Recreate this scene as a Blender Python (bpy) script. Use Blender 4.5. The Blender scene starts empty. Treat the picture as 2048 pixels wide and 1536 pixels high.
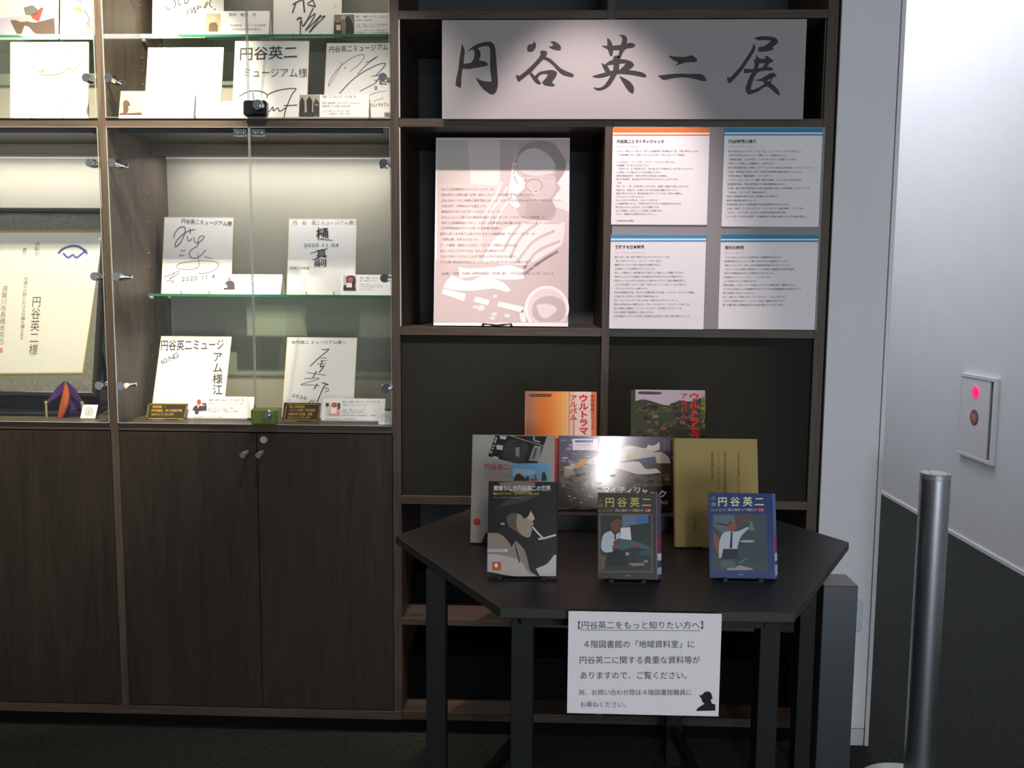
import bpy, math, random
from mathutils import Vector, Matrix, geometry
PI = math.pi
sc = bpy.context.scene
COL = sc.collection
# ------------------------------------------------------------------ camera
cam = bpy.data.cameras.new('camera'); camo = bpy.data.objects.new('camera', cam); COL.objects.link(camo)
cam.sensor_width = 36.0; cam.lens = 36.0 * 1706.56 / 2048; cam.clip_start = .05; cam.clip_end = 60
yaw, pitch, roll = 0.032, -0.1009, 0.0074
R = Matrix.Rotation(yaw, 3, 'Z') @ Matrix.Rotation(PI / 2 + pitch, 3, 'X') @ Matrix.Rotation(roll, 3, 'Z')
camo.rotation_euler = R.to_euler(); camo.location = (0, -2.7, 1.452)
sc.camera = camo
sc.view_settings.view_transform = 'Standard'; sc.view_settings.look = 'None'
sc.view_settings.exposure = 0.0; sc.view_settings.gamma = 1.0; sc.view_settings.use_curve_mapping = False
# ------------------------------------------------------------------ world: dim daylit hall behind the viewer
w = bpy.data.worlds.new('world'); sc.world = w; w.use_nodes = True
w.node_tree.nodes['Background'].inputs[0].default_value = (.60, .70, .86, 1)
w.node_tree.nodes['Background'].inputs[1].default_value = .13

def area(name, loc, target, sx, sy, power, col):
    l = bpy.data.lights.new(name, 'AREA'); l.shape = 'RECTANGLE'; l.size = sx; l.size_y = sy; l.energy = power; l.color = col
    o = bpy.data.objects.new(name, l); COL.objects.link(o); o.location = loc
    o.rotation_euler = (Vector(target) - Vector(loc)).to_track_quat('-Z', 'Y').to_euler(); return o
def spot(name, loc, target, power, ang, blend, rad, col):
    l = bpy.data.lights.new(name, 'SPOT'); l.energy = power; l.spot_size = math.radians(ang); l.spot_blend = blend
    l.shadow_soft_size = rad; l.color = col
    o = bpy.data.objects.new(name, l); COL.objects.link(o); o.location = loc
    o.rotation_euler = (Vector(target) - Vector(loc)).to_track_quat('-Z', 'Y').to_euler(); return o
area('daylight_window', (1.35, -6.6, .95), (.4, 0, 1.1), 2.3, 1.3, 95, (.82, .90, 1.0))
area('corridor_ceiling_lamp', (1.65, 3.0, 4.1), (1.65, 3.0, 0), 1.0, 3.6, 62, (.92, .93, 1.0))
spot('downlight_pink', (.14, -.75, 2.98), (.12, .15, 1.25), 132, 42, .6, .022, (1.0, .79, .77))
spot('downlight_mid', (-.52, -.75, 2.98), (-.60, .15, 1.30), 92, 50, .8, .022, (1.0, .85, .74))
spot('downlight_warm_left', (-1.12, -.75, 2.98), (-1.50, .2, 1.84), 410, 56, .6, .022, (1.0, .84, .63))
# ---- print data: origin, right, up, width, height (m), items in tenths of a millimetre
P={}
P['banner']=([-0.3074, -0.015, 1.9969],[1.0, 0.0, 0.0],[0.0, 0.0, 1.0],1.0992,0.2934,[
["p","1a1a18",1,0,"609 2231 648 2181 693 2032 700 1957 680 1869 668 1632 636 1494 597 1256 591 1005 565 927 494 961 416 1005 441 1218 493 1432 538 1795 583 2057"],
["p","1a1a18",1,0,"764 1979 829 2056 971 2168 1177 2255 1448 2298 1538 2267 1610 2167 1643 1993 1684 1493 1719 1067 1688 878 1624 765 1546 734 1455 759 1286 878 1143 1042 1077 1155 1049 1243 1155 1168 1285 1130 1518 1111 1511 1243 1477 1493 1472 1993 1455 2130 1371 2165 1203 2143 1074 2100 1010 2081 919 2062 842 2031"],
["p","1a1a18",2,0,"952 2069 1074 2112 1152 2031 1185 1931 1140 1744 1308 1712 1386 1668 1419 1618 1373 1587 1076 1531 791 1488 662 1507 538 1544 558 1619 668 1644 804 1659 907 1694 972 1794 997 1944 984 2031"],
["p","1a1a18",1,0,"2793 2310 2849 2258 2871 2178 2839 2086 2780 2017 2685 1995 2614 2018 2598 2087 2624 2178 2683 2219 2754 2222 2787 2258"],
["p","1a1a18",1,0,"3299 2286 3394 2305 3501 2263 3597 2188 3631 2108 3611 2039 3528 2033 3385 2068 3290 2114 3248 2149 3325 2154 3407 2194 3347 2246"],
["p","1a1a18",1,0,"2988 1988 3030 2023 3124 2028 3208 1994 3209 1936 3174 1844 3317 1787 3485 1637 3629 1510 3809 1418 3988 1348 4036 1302 3989 1247 3847 1268 3668 1325 3511 1464 3367 1614 3223 1718 3092 1770 2915 1591 2721 1384 2585 1280 2348 1101 2306 1165 2273 1269 2298 1327 2352 1275 2477 1361 2654 1511 2843 1695 3007 1902"],
["p","1a1a18",2,0,"2680 1338 2727 1390 2847 1280 2965 1390 3155 1436 3345 1461 3464 1429 3524 1372 3490 1268 3361 1089 3463 1008 3422 979 3231 991 3112 1031 3069 1106 3181 1222 3245 1326 3156 1343 3037 1326 2960 1268 2937 1199 3040 1066 3005 1025 2897 1060 2788 1176"],
["p","1a1a18",1,0,"5019 2402 5103 2349 5167 2242 5189 2168 5443 2195 5480 2375 5438 2441 5375 2468 5492 2488 5575 2454 5625 2374 5614 2228 5730 2254 5841 2221 5877 2174 5816 2114 5569 2061 5437 1800 5340 1814 5379 1934 5398 2041 5205 2035 5200 1935 5174 1848 5104 1901 5046 2055 4935 2116 4851 2169 5030 2169"],
["p","1a1a18",1,0,"5216 1828 5284 1881 5381 1867 5424 1787 5603 1760 5784 1693 5854 1612 5815 1546 5692 1452 5955 1418 6149 1364 6234 1290 6194 1230 6028 1264 5681 1324 5391 1338 5336 1325 5229 1143 5094 968 4930 874 4778 847 4673 894 4624 948 4790 928 4914 968 5036 1103 5150 1305 4951 1244 4730 1222 4577 1275 4783 1332 4990 1385 4918 1520 4853 1674 4958 1614 5108 1721 5217 1761"],
["p","PAPER",2,0,"5041 1587 5227 1607 5217 1439 5134 1425"],
["p","PAPER",2,0,"5406 1633 5592 1646 5538 1573 5396 1445"],
["p","1a1a18",1,0,"5399 1284 5545 1224 5727 1116 5841 981 5864 874 5832 745 5706 826 5578 995"],
["p","1a1a18",1,0,"6856 1889 6995 1857 7235 1838 7416 1842 7587 1884 7694 1814 7757 1749 7735 1697 7650 1685 7440 1679 7250 1628 7074 1568 7191 1675 7056 1731 6949 1805"],
["p","1a1a18",1,0,"6579 1293 6913 1330 7248 1349 7583 1337 7870 1334 7977 1278 8057 1152 8010 1124 7895 1133 7702 1189 7442 1232 7155 1232 6965 1195 6754 1162 6657 1218"],
["p","1a1a18",1,0,"9431 2379 9572 2426 9776 2438 10035 2405 10119 2351 10156 2279 10111 2206 9992 2120 10027 2080 10002 2040 9792 1987 9602 1978 9565 2047 9583 2120 9732 2147 9865 2233 9944 2305 9726 2323 9562 2316"],
["p","1a1a18",1,0,"9429 2234 9488 2107 9413 1928 9258 1675 9089 1422 8905 1208 8739 1047 8682 1114 8659 1248 8740 1228 8899 1382 9057 1569 9225 1822 9368 2048"],
["p","1a1a18",1,0,"9523 1901 9609 1788 9800 1781 9819 1827 9737 1821 9837 1874 9922 1807 10027 1734 10008 1681 9921 1641 9857 1534 9959 1534 10050 1474 10018 1434 9758 1428 9610 1388 9530 1321 9472 1221 9417 1047 9381 886 9450 872 9626 939 9787 1033 9743 1114 9592 1127 9467 1174 9645 1181 9819 1274 10020 1374 10152 1307 10120 1260 10039 1227 9977 1073 10132 953 10232 832 10271 691 10153 752 10012 872 9858 966 9630 832 9346 728 9276 765 9230 899 9278 1087 9341 1261 9405 1381 9187 1348 9157 1422 9169 1488 9456 1475 9476 1675 9426 1741 9507 1768"],
["p","PAPER",2,0,"9614 1641 9784 1654 9714 1521 9571 1501"],
["p","PAPER",2,0,"9864 1147 9986 1194 9934 1120 9893 1113"],
])
P['sheet_orange']=([0.2171, -0.012, 1.6794],[1.0, 0.0, 0.0],[0.0, 0.0, 1.0],0.2954,0.2916,[
["p","e8752a",1,0,"0 2915 2953 2915 2953 2790 0 2786"],
["p","e8752a",1,0,"0 2725 2953 2729 2953 2694 0 2690"],
["t","222222",3,2,"円谷英二とマイティジャック","125 2461 1580 2463 123 2573"],
["t","d03040",3,0,"The Tsuburaya and Mighty Jack","127 2345 809 2347 126 2384"],
["t","333333",3,0,"※以下、円谷へインタビューを行った新聞記事「飛び乗るＭＪ号　子供に夢をたくさん」","130 2196 2661 2201 129 2254"],
["t","333333",3,0,"（「東京新聞」夕刊　昭和４３年（１９６８年）２月２２日）より一部抜粋。","128 2083 2254 2088 127 2142"],
["t","333333",3,0,"プールの中に、一メートル近い「マイティ・ジャック」が浮んでる。","137 1870 1952 1874 135 1928"],
["t","333333",3,0,"万能戦艦「ＭＪ号」がそれんでいる。","129 1768 1188 1771 128 1827"],
["t","333333",3,0,"「子供のころ、よく空を飛んだり、海に潜ったりする船がほしいなと思ったもんです」","141 1666 2505 1673 139 1725"],
["t","333333",3,0,"この夢が、七十歳に近づいた今日実現したのだ。","134 1558 1537 1562 132 1617"],
["t","333333",3,0,"怪獣の戦線乱戦で、子供の世界から飛び出した特撮を、","131 1452 1745 1456 130 1511"],
["t","333333",3,0,"再び科学特撮で、真の姿の子供の世界に切り込もうというわけである。","133 1350 2091 1356 132 1409"],
["t","333333",3,0,"（中略）","135 1241 328 1242 134 1300"],
["t","333333",3,0,"円谷「Ｍ・Ｊ号」が空を飛ぶときですね、海面から垂直に飛び上がらせる。","135 1135 2406 1142 134 1194"],
["t","333333",3,0,"地面では、自衛とか、立会せてＭＪ号の内部を撮影するところに、","135 1021 2100 1028 134 1080"],
["t","333333",3,0,"直角に飛び上がるとき、乗り組み員はすわっていてはおこり得ない角度ね。","132 919 2195 927 131 978"],
["t","333333",3,0,"どうするかとここでうまくゆくがいる。","130 817 1027 820 129 876"],
["t","333333",3,0,"またこのボタンを押せば、このレバーを引けば","132 715 1420 720 131 774"],
["t","333333",3,0,"この機械が動くからと、科学ものだけにちゃんと根拠を見せなければ","131 612 2134 620 130 671"],
["t","333333",3,0,"絵で逃げればいいのだから、それは簡単ですね。","131 503 1517 509 130 562"],
["t","333333",3,0,"だけど特撮は、おまえいことを実現して現場である。","131 396 1623 402 130 455"],
["t","333333",3,0,"そこに、特撮を作る喜びがあるんですよ。」","131 293 1430 299 130 353"],
["t","333333",3,0,"※文部科学研究大事業社","132 88 709 90 131 147"],
])
P['sheet_inherit']=([0.5571, -0.012, 1.6749],[1.0, 0.0, 0.0],[0.0, 0.0, 1.0],0.2961,0.2965,[
["p","1f7fb0",1,0,"0 2964 2960 2964 2960 2839 0 2835"],
["p","1f7fb0",1,0,"0 2784 2960 2788 2960 2748 0 2744"],
["t","222222",3,2,"円谷特撮の継承","128 2502 983 2503 124 2625"],
["t","d03040",3,0,"Inheritance of Tsuburaya Tokusatsu","131 2392 959 2394 130 2430"],
["t","333333",3,0,"英二が生み出した「ゴジラ」「ウルトラＱ」「ウルトラマン」といった作品により、","136 2238 2391 2242 134 2303"],
["t","333333",3,0,"日本中で子供たちを中心とした“怪獣ブーム”が爆発的になった。","136 2117 1943 2121 134 2182"],
["t","333333",3,0,"「怪獣島の決戦　ゴジラの息子」（１９６７年）はそうした怪獣ブームの中心、","135 1993 2242 1998 133 2058"],
["t","333333",3,0,"子供をメイン対象にした特撮作品として製作された。","135 1870 1590 1873 132 1935"],
["t","333333",3,0,"本作の特技監督は英二に師事しその下でカメラマンを務めた有川貞昌（１９２５－２００５）","134 1746 2773 1753 132 1811"],
["t","333333",3,0,"であり、東宝作品では英二に続く２代目の特技監督の誕生を得ることとなった。","134 1623 2439 1629 131 1688"],
["t","333333",3,0,"その後も有川は「怪獣総進撃」（１９６８年）や","133 1499 1491 1503 131 1564"],
["t","333333",3,0,"「ゲゾラ・ガニメ・カメーバ　決戦！南海の大怪獣」（１９７０年）などの作品で","133 1375 2381 1382 130 1440"],
["t","333333",3,0,"特技監督を務め、円谷の後を継ぐ形で東宝怪獣映画を支えた。","132 1251 1955 1257 130 1316"],
["t","333333",3,0,"その後、有川に続き東宝作品３代目の特技監督に就任した中野昭慶（１９３５－）は","131 1127 2629 1135 129 1192"],
["t","333333",3,0,"「日本沈没」（１９７３年）で特撮を担当する。","131 1002 1385 1007 129 1068"],
["t","333333",3,0,"本作では映画製作費の半分近くが特撮のために費やされ、","130 882 1776 888 128 948"],
["t","333333",3,0,"緻密な特殊技術の仕掛けによって、","130 758 1098 762 128 824"],
["t","333333",3,0,"科学的検証に基づいた地殻変動や日本の映画表現が生み出された。","129 638 2104 646 127 704"],
["t","333333",3,0,"その他、中野は「ゴジラ対メカゴジラ」（１９７４年）や「惑星大戦争」（１９７７年）、","129 515 2553 525 126 581"],
["t","333333",3,0,"「ゴジラ」（１９８４年）などの多くの作品で特技監督を務める傍ら","126 393 1977 401 123 459"],
["t","333333",3,0,"２００１年「すかがわ未来博」での映画製作など各地の分野にわたりその腕を発揮した。","125 270 2665 281 123 336"],
])
P['sheet_develop']=([0.217, -0.012, 1.3577],[1.0, 0.0, 0.0],[0.0, 0.0, 1.0],0.2944,0.2911,[
["p","2f90c4",1,0,"0 2910 2943 2910 2943 2812 0 2796"],
["p","2f90c4",1,0,"0 2737 2943 2753 2943 2713 0 2697"],
["t","222222",3,2,"発展する日本特撮","136 2476 1039 2481 134 2590"],
["t","d03040",3,0,"Continued Evolution of Japanese Tokusatsu","132 2349 1074 2354 131 2387"],
["t","333333",3,0,"英二が没して後、初めて製作されたウルトラマンシリーズは","135 2193 1818 2203 134 2257"],
["t","333333",3,0,"「帰ってきたウルトラマン」（１９７１－７２年）であり、","133 2071 1623 2080 132 2135"],
["t","333333",3,0,"複数のウルトラマンが同一作品の中に登場するなど、","133 1950 1614 1959 132 2014"],
["t","333333",3,0,"その後のシリーズに影響を与えることとなった。","133 1828 1429 1836 132 1892"],
["t","333333",3,0,"また、メカ類はピアノ線を銀行付けで見ることで飛行シーンが撮影されており、","133 1706 2329 1721 132 1771"],
["t","333333",3,0,"多数のミニチュアにも重量分に光の線を付けるための小さな穴が確認できる。","133 1585 2299 1599 132 1649"],
["t","333333",3,0,"平成に入ってからも英二が生み出した作品やキャラクターは更に発展を遂げる。","134 1463 2391 1478 132 1527"],
["t","333333",3,0,"１９８４年公開の「ゴジラ」に続く“平成ゴジラ”シリーズとして１９８９年には","134 1341 2350 1356 132 1405"],
["t","333333",3,0,"「ゴジラＶＳビオランテ」が製作された。","134 1219 1211 1226 133 1283"],
["t","333333",3,0,"本作の特技監督は円谷、有川の下で特撮を学んだ川北紘一（１９４２－２０１４）が務め、","134 1096 2678 1115 133 1161"],
["t","333333",3,0,"その後も多くの平成ゴジラ作品で特撮を担当した。","134 974 1550 984 133 1038"],
["t","333333",3,0,"また、ウルトラマンシリーズもいわゆる“平成ウルトラマンシリーズ”と","134 851 2108 866 133 916"],
["t","333333",3,0,"呼ばれる作品が次々と展開された。「ウルトラマンガイア」（１９９８－９９年）では","135 727 2489 745 133 791"],
["t","333333",3,0,"英二に師事した高野宏一（１９３５－２００８）、佐川和夫（１９３９－）が","132 602 2237 618 131 666"],
["t","333333",3,0,"それぞれ監修・特技監督として携わっており、","135 479 1417 489 134 544"],
["t","333333",3,0,"人形や建物のミニチュアを活用した映像作りは次世代へと絶えず受け継がれていった。","135 356 2566 376 134 421"],
])
P['sheet_present']=([0.5563, -0.012, 1.3591],[1.0, 0.0, 0.0],[0.0, 0.0, 1.0],0.2982,0.2914,[
["p","1f7fb0",1,0,"0 2914 2981 2914 2981 2800 0 2784"],
["p","1f7fb0",1,0,"0 2736 2981 2752 2981 2704 0 2688"],
["t","222222",3,2,"現代の特撮","128 2457 709 2460 124 2575"],
["t","d03040",3,0,"Tokusatsu in Modern times","127 2340 758 2343 126 2377"],
["t","333333",3,0,"１９９０年に入るとデジタル技術を用いた映画製作が主流になり、","132 2188 1927 2199 130 2252"],
["t","333333",3,0,"操作費が増すなどミニチュアや着ぐるみを用いすとも違和をそうことが","130 2065 2052 2077 127 2129"],
["t","333333",3,0,"可能となったことで、徐々に日本の特撮技術は使われなくなっていった。","129 1942 2200 1955 127 2006"],
["t","333333",3,0,"一方で、デジタル技術では再現することの出来ない臨場感や存在感を重視し、","126 1821 2380 1835 124 1885"],
["t","333333",3,0,"現在でも特撮技術を活かした映画作りが行われている。","126 1700 1693 1710 124 1763"],
["t","333333",3,0,"社会現象になった「シン・ゴジラ」（２０１６年）では、","123 1578 1588 1588 121 1642"],
["t","333333",3,0,"ゴジラ自体はフルＣＧで製作されたが、","123 1455 1196 1462 121 1519"],
["t","333333",3,0,"建物の崩壊シーンはミニチュアを組み立てたセットを実際に壊して撮影するなど、","122 1333 2356 1349 120 1397"],
["t","333333",3,0,"デジタルが主流となった映画製作の中でのアナログ的な特撮技術の可能性について","119 1211 2525 1228 117 1275"],
["t","333333",3,0,"新たな影響を行ち出すこととなった。","117 1087 1122 1095 115 1151"],
["t","333333",3,0,"また、令和になって製作された「ウルトラマンＺ」（２０２０年）でも","116 965 2040 980 114 1030"],
["t","333333",3,0,"デジタルでの製作に加えて、ミニチュアを用いた撮影が行われており、","116 841 2085 856 114 905"],
["t","333333",3,0,"英二が種を蒔いた特撮技術は今なお受け継がれているのである。","115 719 2039 734 113 783"],
])
P['poster']=([-0.3404, 0.03, 1.3613],[1.0, 0.0, 0.0],[0.0, 0.1219, 0.9925],0.4304,0.6061,[
["p","d2c2bf",1,0,"35 5987 4304 5994 4304 93 113 57"],
["p","c9c0b9",2,0,"57 5976 1028 5978 1133 4597 53 4593"],
["p","dcd0cb",2,0,"1028 5978 2062 5980 2057 4512 1133 4553"],
["p","c6b6b3",2,0,"2062 5980 2589 5980 2406 4733 2323 4270 1973 4159 2100 4600"],
["p","ece0de",2,0,"4283 5267 4304 3706 3728 3945 3900 4254 4029 4430 3896 4606 4156 4915 4197 5179"],
["p","c0b0ae",3,0,"2589 5947 3269 5970 3796 5905 4062 5509 4196 5223 4112 4914 3918 4606 4029 4430 3727 4077 3905 3726 3734 3396 2748 3501 2592 3809 2416 3852 2366 4380 2470 4910 2595 5417"],
["p","d9cecc",4,0,"2726 5506 2900 5661 3162 5716 3404 5640 3846 5222 3762 4913 3282 4824 2952 4867 2622 5020 2619 5263"],
["p","ece0de",4,0,"2466 5263 2597 5241 2601 4954 2843 4823 2933 4647 2848 4426 2588 4161 2744 3853 2592 3765 2393 3940 2366 4380 2427 4821"],
["p","ab9b99",5,0,"2617 5484 2833 5793 3226 5959 3708 5905 4062 5509 4186 5201 4112 4958 3918 4606 3850 4826 3869 5178 3580 5574 3272 5728 2943 5683"],
["p","cdbfbd",4,0,"2844 4779 3325 4824 3807 4826 3854 4474 3726 4165 3421 4032 3026 4163 2891 4470"],
["p","b5a5a3",4,0,"2940 4030 3422 3944 3727 4033 3862 3748 3733 3506 3297 3416 2858 3502"],
["p","f4ebe8",5,0,"2488 5241 2587 5219 2578 4998 2471 4822 2446 5042"],
["s","8f8180",6,20,"2510 5175 2545 5042 2514 4866"],
["p","f4ebe8",6,0,"2933 4625 2826 4448 2630 4293 2433 4271 2475 4469 2714 4602"],
["s","cbbab8",5,75,"2645 4910 2954 4735 3326 4780 3851 4738"],
["s","a39593",5,26,"3438 4516 3413 4430 3341 4361 3236 4322 3119 4322 3013 4360 2939 4429 2912 4514 2938 4601 3010 4670 3115 4708 3232 4709 3337 4671 3411 4602 3438 4516"],
["s","a39593",5,26,"2536 4822 2627 4602 2846 4558 2932 4713"],
["s","f4ebe8",6,22,"3067 4383 3222 4273 3352 4362"],
["s","f4ebe8",5,40,"3839 3858 4058 3771 4304 3695"],
["p","ece0de",3,0,"4172 3332 3428 3394 2860 3326 2227 3103 1558 2176 1396 1076 2230 973 3318 1419 3879 2080 4133 2849"],
["s","cbbab8",4,88,"2751 3281 2427 2840 2213 2399"],
["s","cbbab8",4,88,"3298 3306 2756 2842 2435 2181"],
["s","cbbab8",4,88,"3847 3067 3195 2734 2655 2073"],
["s","cbbab8",4,88,"4025 2739 3307 2406 2876 1855"],
["s","cbbab8",4,88,"3963 2409 3420 2077 2770 1569"],
["p","dccfc9",3,0,"1231 3759 884 3361 557 3183 295 3005 259 2388 685 1775 1389 1603 1555 2396 1410 3495"],
["s","ece0de",4,66,"2144 4622 1929 4159 1671 3717 1413 3275"],
["s","ece0de",4,66,"2321 4468 2106 4071 1804 3651 1634 3166"],
["s","ece0de",4,66,"2456 4160 2111 3653 1897 3167"],
["p","cdbcb9",4,0,"42 2112 2998 1949 4301 2751 4304 144 23 109"],
["p","f4ebe8",5,0,"773 1889 1138 1834 1910 1896 2477 1945 2863 1811 2889 1539 2686 1492 2255 1489 1960 1510 1550 1598 824 1525"],
["p","f4ebe8",6,0,"572 1614 1143 1436 1550 1598 1915 1510 2256 1376 2463 1150 2373 1081 1918 1192 1283 1119 624 1137 304 1203 370 1385"],
["p","f8efe9",7,0,"304 1180 1035 1026 970 775 250 1020"],
["p","f8efe9",7,0,"1331 937 1787 827 1743 645 1288 766"],
["p","f8efe9",7,0,"2082 784 2854 631 2924 405 2038 625"],
["p","f8efe9",7,0,"2933 632 2743 403 2814 132 2961 133 2923 473"],
["p","e5d6d4",5,0,"3091 139 3024 257 2979 387 2958 524 2962 663 2990 798 3042 924 3115 1038 3208 1135 3316 1211 3435 1263 3562 1291 3692 1292 3819 1266 3940 1215 4049 1141 4143 1046 4219 933 4273 807 4304 673 4304 535 4293 398 4251 267 4187 148"],
["s","f8efe9",6,96,"3119 132 3022 290 2971 470 2968 658 3016 838 3110 999 3243 1126 3405 1211 3583 1248 3764 1233 3935 1167 4082 1056 4193 908 4262 735 4282 549 4252 364"],
["p","c6b6b8",7,0,"4233 529 4214 406 4157 293 4065 196 3945 124 3806 82 3659 72 3514 96 3383 152 3274 235 3196 340 3155 458 3154 582 3192 701 3268 807 3375 892 3505 950 3650 976 3797 969 3937 928 4058 858 4152 763 4212 651 4233 529"],
["p","e8dcda",8,0,"3283 680 3599 727 3916 617 3940 481 3604 252 3423 318"],
["p","ede0da",6,0,"2041 375 2024 338 1979 314 1923 314 1878 336 1860 374 1877 411 1922 435 1978 435 2024 412"],
["p","ede0da",6,0,"1966 250 1951 216 1910 195 1860 194 1818 215 1802 248 1818 282 1858 303 1909 304 1950 283"],
["p","ede0da",6,0,"2450 333 2433 296 2388 272 2332 272 2286 294 2268 332 2285 369 2330 392 2386 393 2432 370"],
["p","ede0da",6,0,"1417 597 1402 563 1361 542 1311 542 1270 562 1254 596 1269 630 1309 651 1360 651 1401 631"],
["p","ede0da",6,0,"1653 576 1628 520 1560 485 1476 484 1408 518 1381 574 1406 630 1474 666 1558 666 1627 632"],
["p","ede0da",6,0,"2044 954 2029 922 1991 902 1943 902 1905 921 1889 953 1904 985 1942 1005 1990 1005 2029 986"],
["p","f4eeec",9,0,"0 95 4304 132 4304 0 0 0"],
["t","857776",10,0,"わたしは青春時代にいろんなことをやった。","200 4351 1971 4357 199 4439"],
["t","857776",10,0,"自分の作った飛行機で世界一周をしたくて、民間飛行学校にはいったり、","202 4170 3245 4181 201 4258"],
["t","857776",10,0,"またそのよくせには神田の電気学校にはいってアルバイトにおもちゃのアイディアを売ったりした。","205 3987 4121 4002 203 4075"],
["t","857776",10,0,"大正七年、当時私は十七歳だった。","207 3810 1714 3816 206 3898"],
["t","857776",10,0,"映画会社へはキャメラマンになりたくてはいった。","209 3629 2199 3638 208 3717"],
["t","857776",10,0,"わたしにとって思い出の映画は昭和十七年に作った「ハワイ・マレー沖海戦」だ。","212 3446 3624 3461 211 3534"],
["t","857776",10,0,"初めての特撮映画だったし、それには青春時代の飛行機へのあこがれがいきていたからだろう。","214 3263 4139 3281 213 3351"],
["t","857776",10,0,"だが特撮映画を作ろうと思った私の真の転機は、","216 3093 2205 3103 215 3181"],
["t","857776",10,0,"昭和八年ごろ日本で上映されたアメリカ特撮映画「キング・コング」や","179 2907 3214 2923 178 2998"],
["t","857776",10,0,"「透明人間」を見たときだった。","182 2729 1491 2736 180 2820"],
["t","857776",10,0,"そして戦後、昭和二十九年に「ゴジラ」が誕生したわけだ。","184 2542 2730 2556 183 2633"],
["t","857776",10,0,"わたしがここまできたのは、なんにでも興味をもち、","186 2360 2279 2372 185 2451"],
["t","857776",10,0,"これときめたことをとことんまで追求したからではないかと思う。","189 2182 2678 2197 188 2273"],
["t","857776",10,0,"とくに若い時はなにかひとつ、いっしょうけんめいやることは必要だと思う。","191 1999 3189 2018 190 2090"],
["t","857776",10,0,"【出典】『定本　円谷英二随筆評論集成』竹内博（編）、ワイズ出版、２０１０年　Ｐ９３４","196 1630 3838 1654 195 1721"],
])
P['note']=([0.063, -1.056, 0.6214],[1.0, 0.0, 0.0],[0.0, 0.0, 1.0],0.3026,0.212,[
["t","4c4a56",3,0,"【円谷英二をもっと知りたい方へ】","84 1750 2774 1805 82 1921"],
["s","4c4a56",2,9,"224 1736 2612 1771"],
["t","4c4a56",3,0,"４階図書館の「地域資料室」に","288 1362 2516 1409 285 1530"],
["t","4c4a56",3,0,"円谷英二に関する貴重な資料等が","227 1033 2632 1086 224 1202"],
["t","4c4a56",3,0,"ありますので、ご覧ください。","240 714 2477 764 238 883"],
["t","686570",3,0,"尚、お問い合わせ際は４階図書館職員に","229 377 2487 430 227 509"],
["t","686570",3,0,"お尋ねください。","258 124 1254 147 255 259"],
["p","101014",2,0,"2578 108 2610 169 2739 259 2691 310 2669 378 2622 429 2684 448 2748 513 2847 504 2885 418 2897 375 2859 357 2872 305 2887 271 2953 255 2957 125"],
])
P['book_bw']=([-0.1112, -0.861, 0.837],[1.0, 0.0, 0.0],[0.0, 0.2079, 0.9781],0.1541,0.2092,[
["p","1c1a17",1,0,"0 2091 1526 2091 1541 0 0 0"],
["p","7a6d60",2,0,"212 2059 577 2091 942 2091 1060 2057 946 1838 508 1860"],
["p","45392f",2,0,"120 1421 294 1525 744 1632 1136 1783 946 1794 510 1716 365 1627"],
["p","9c8c78",3,0,"660 1386 748 1344 792 1273 879 1317 957 1448 1039 1291 1032 1248 982 1218 1011 1190 1019 1133 954 1089 991 1032 970 974 942 874 870 858 753 914 665 1027 633 1199"],
["p","5e5142",2,0,"414 1310 514 1384 660 1386 692 1200 694 999 754 899 578 1025 460 1110"],
["p","bfae98",4,0,"879 1317 957 1448 1042 1284 1025 1245 953 1232 894 1260"],
["p","0e0d0c",5,0,"689 1401 893 1375 950 1434 879 1303 792 1273 748 1344"],
["p","a08f7c",3,0,"277 1171 372 1173 373 1123 300 1122"],
["p","8d7f70",3,0,"0 944 288 920 510 695 525 624 624 783 815 600 905 331 966 119 1140 16 0 88"],
["p","b5aaa4",4,0,"0 486 383 450 761 328 894 118 1111 15 563 6 12 102"],
["p","c3bbb6",4,0,"1081 178 1339 296 1482 483 1532 484 1529 22 1169 16"],
["p","2a2520",5,0,"603 782 656 597 740 300 703 313 627 597"],
["s","d8ccc4",5,36,"991 1097 1101 976 1233 850"],
["s","d0c4be",5,44,"1131 827 1276 850 1521 926"],
["p","c0c6d4",6,0,"0 587 453 594 454 537 0 529"],
["t","444a60",7,0,"郷土ゆかり展示","33 537 367 543 32 580"],
["p","b5602a",6,0,"110 306 305 314 312 129 116 121"],
["p","f2ead8",7,0,"238 234 232 209 213 193 190 193 171 208 163 233 170 258 188 274 212 274 231 259"],
["t","cfc9c8",6,3,"素晴らしき円谷英二の世界","113 1871 1397 1889 111 1998"],
["t","c9c020",6,2,"君はウルトラマン、ゴジラにどこで会ったか","111 1784 1136 1799 110 1844"],
["t","8f8a84",6,0,"素晴らしき円谷英二の世界編集委員会　編","113 1710 816 1720 112 1745"],
["t","777",6,0,"Ｃｈｕｋｅｉ Ｐｕｂｌｉｓｈｉｎｇ","301 90 735 98 301 110"],
])
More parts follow.
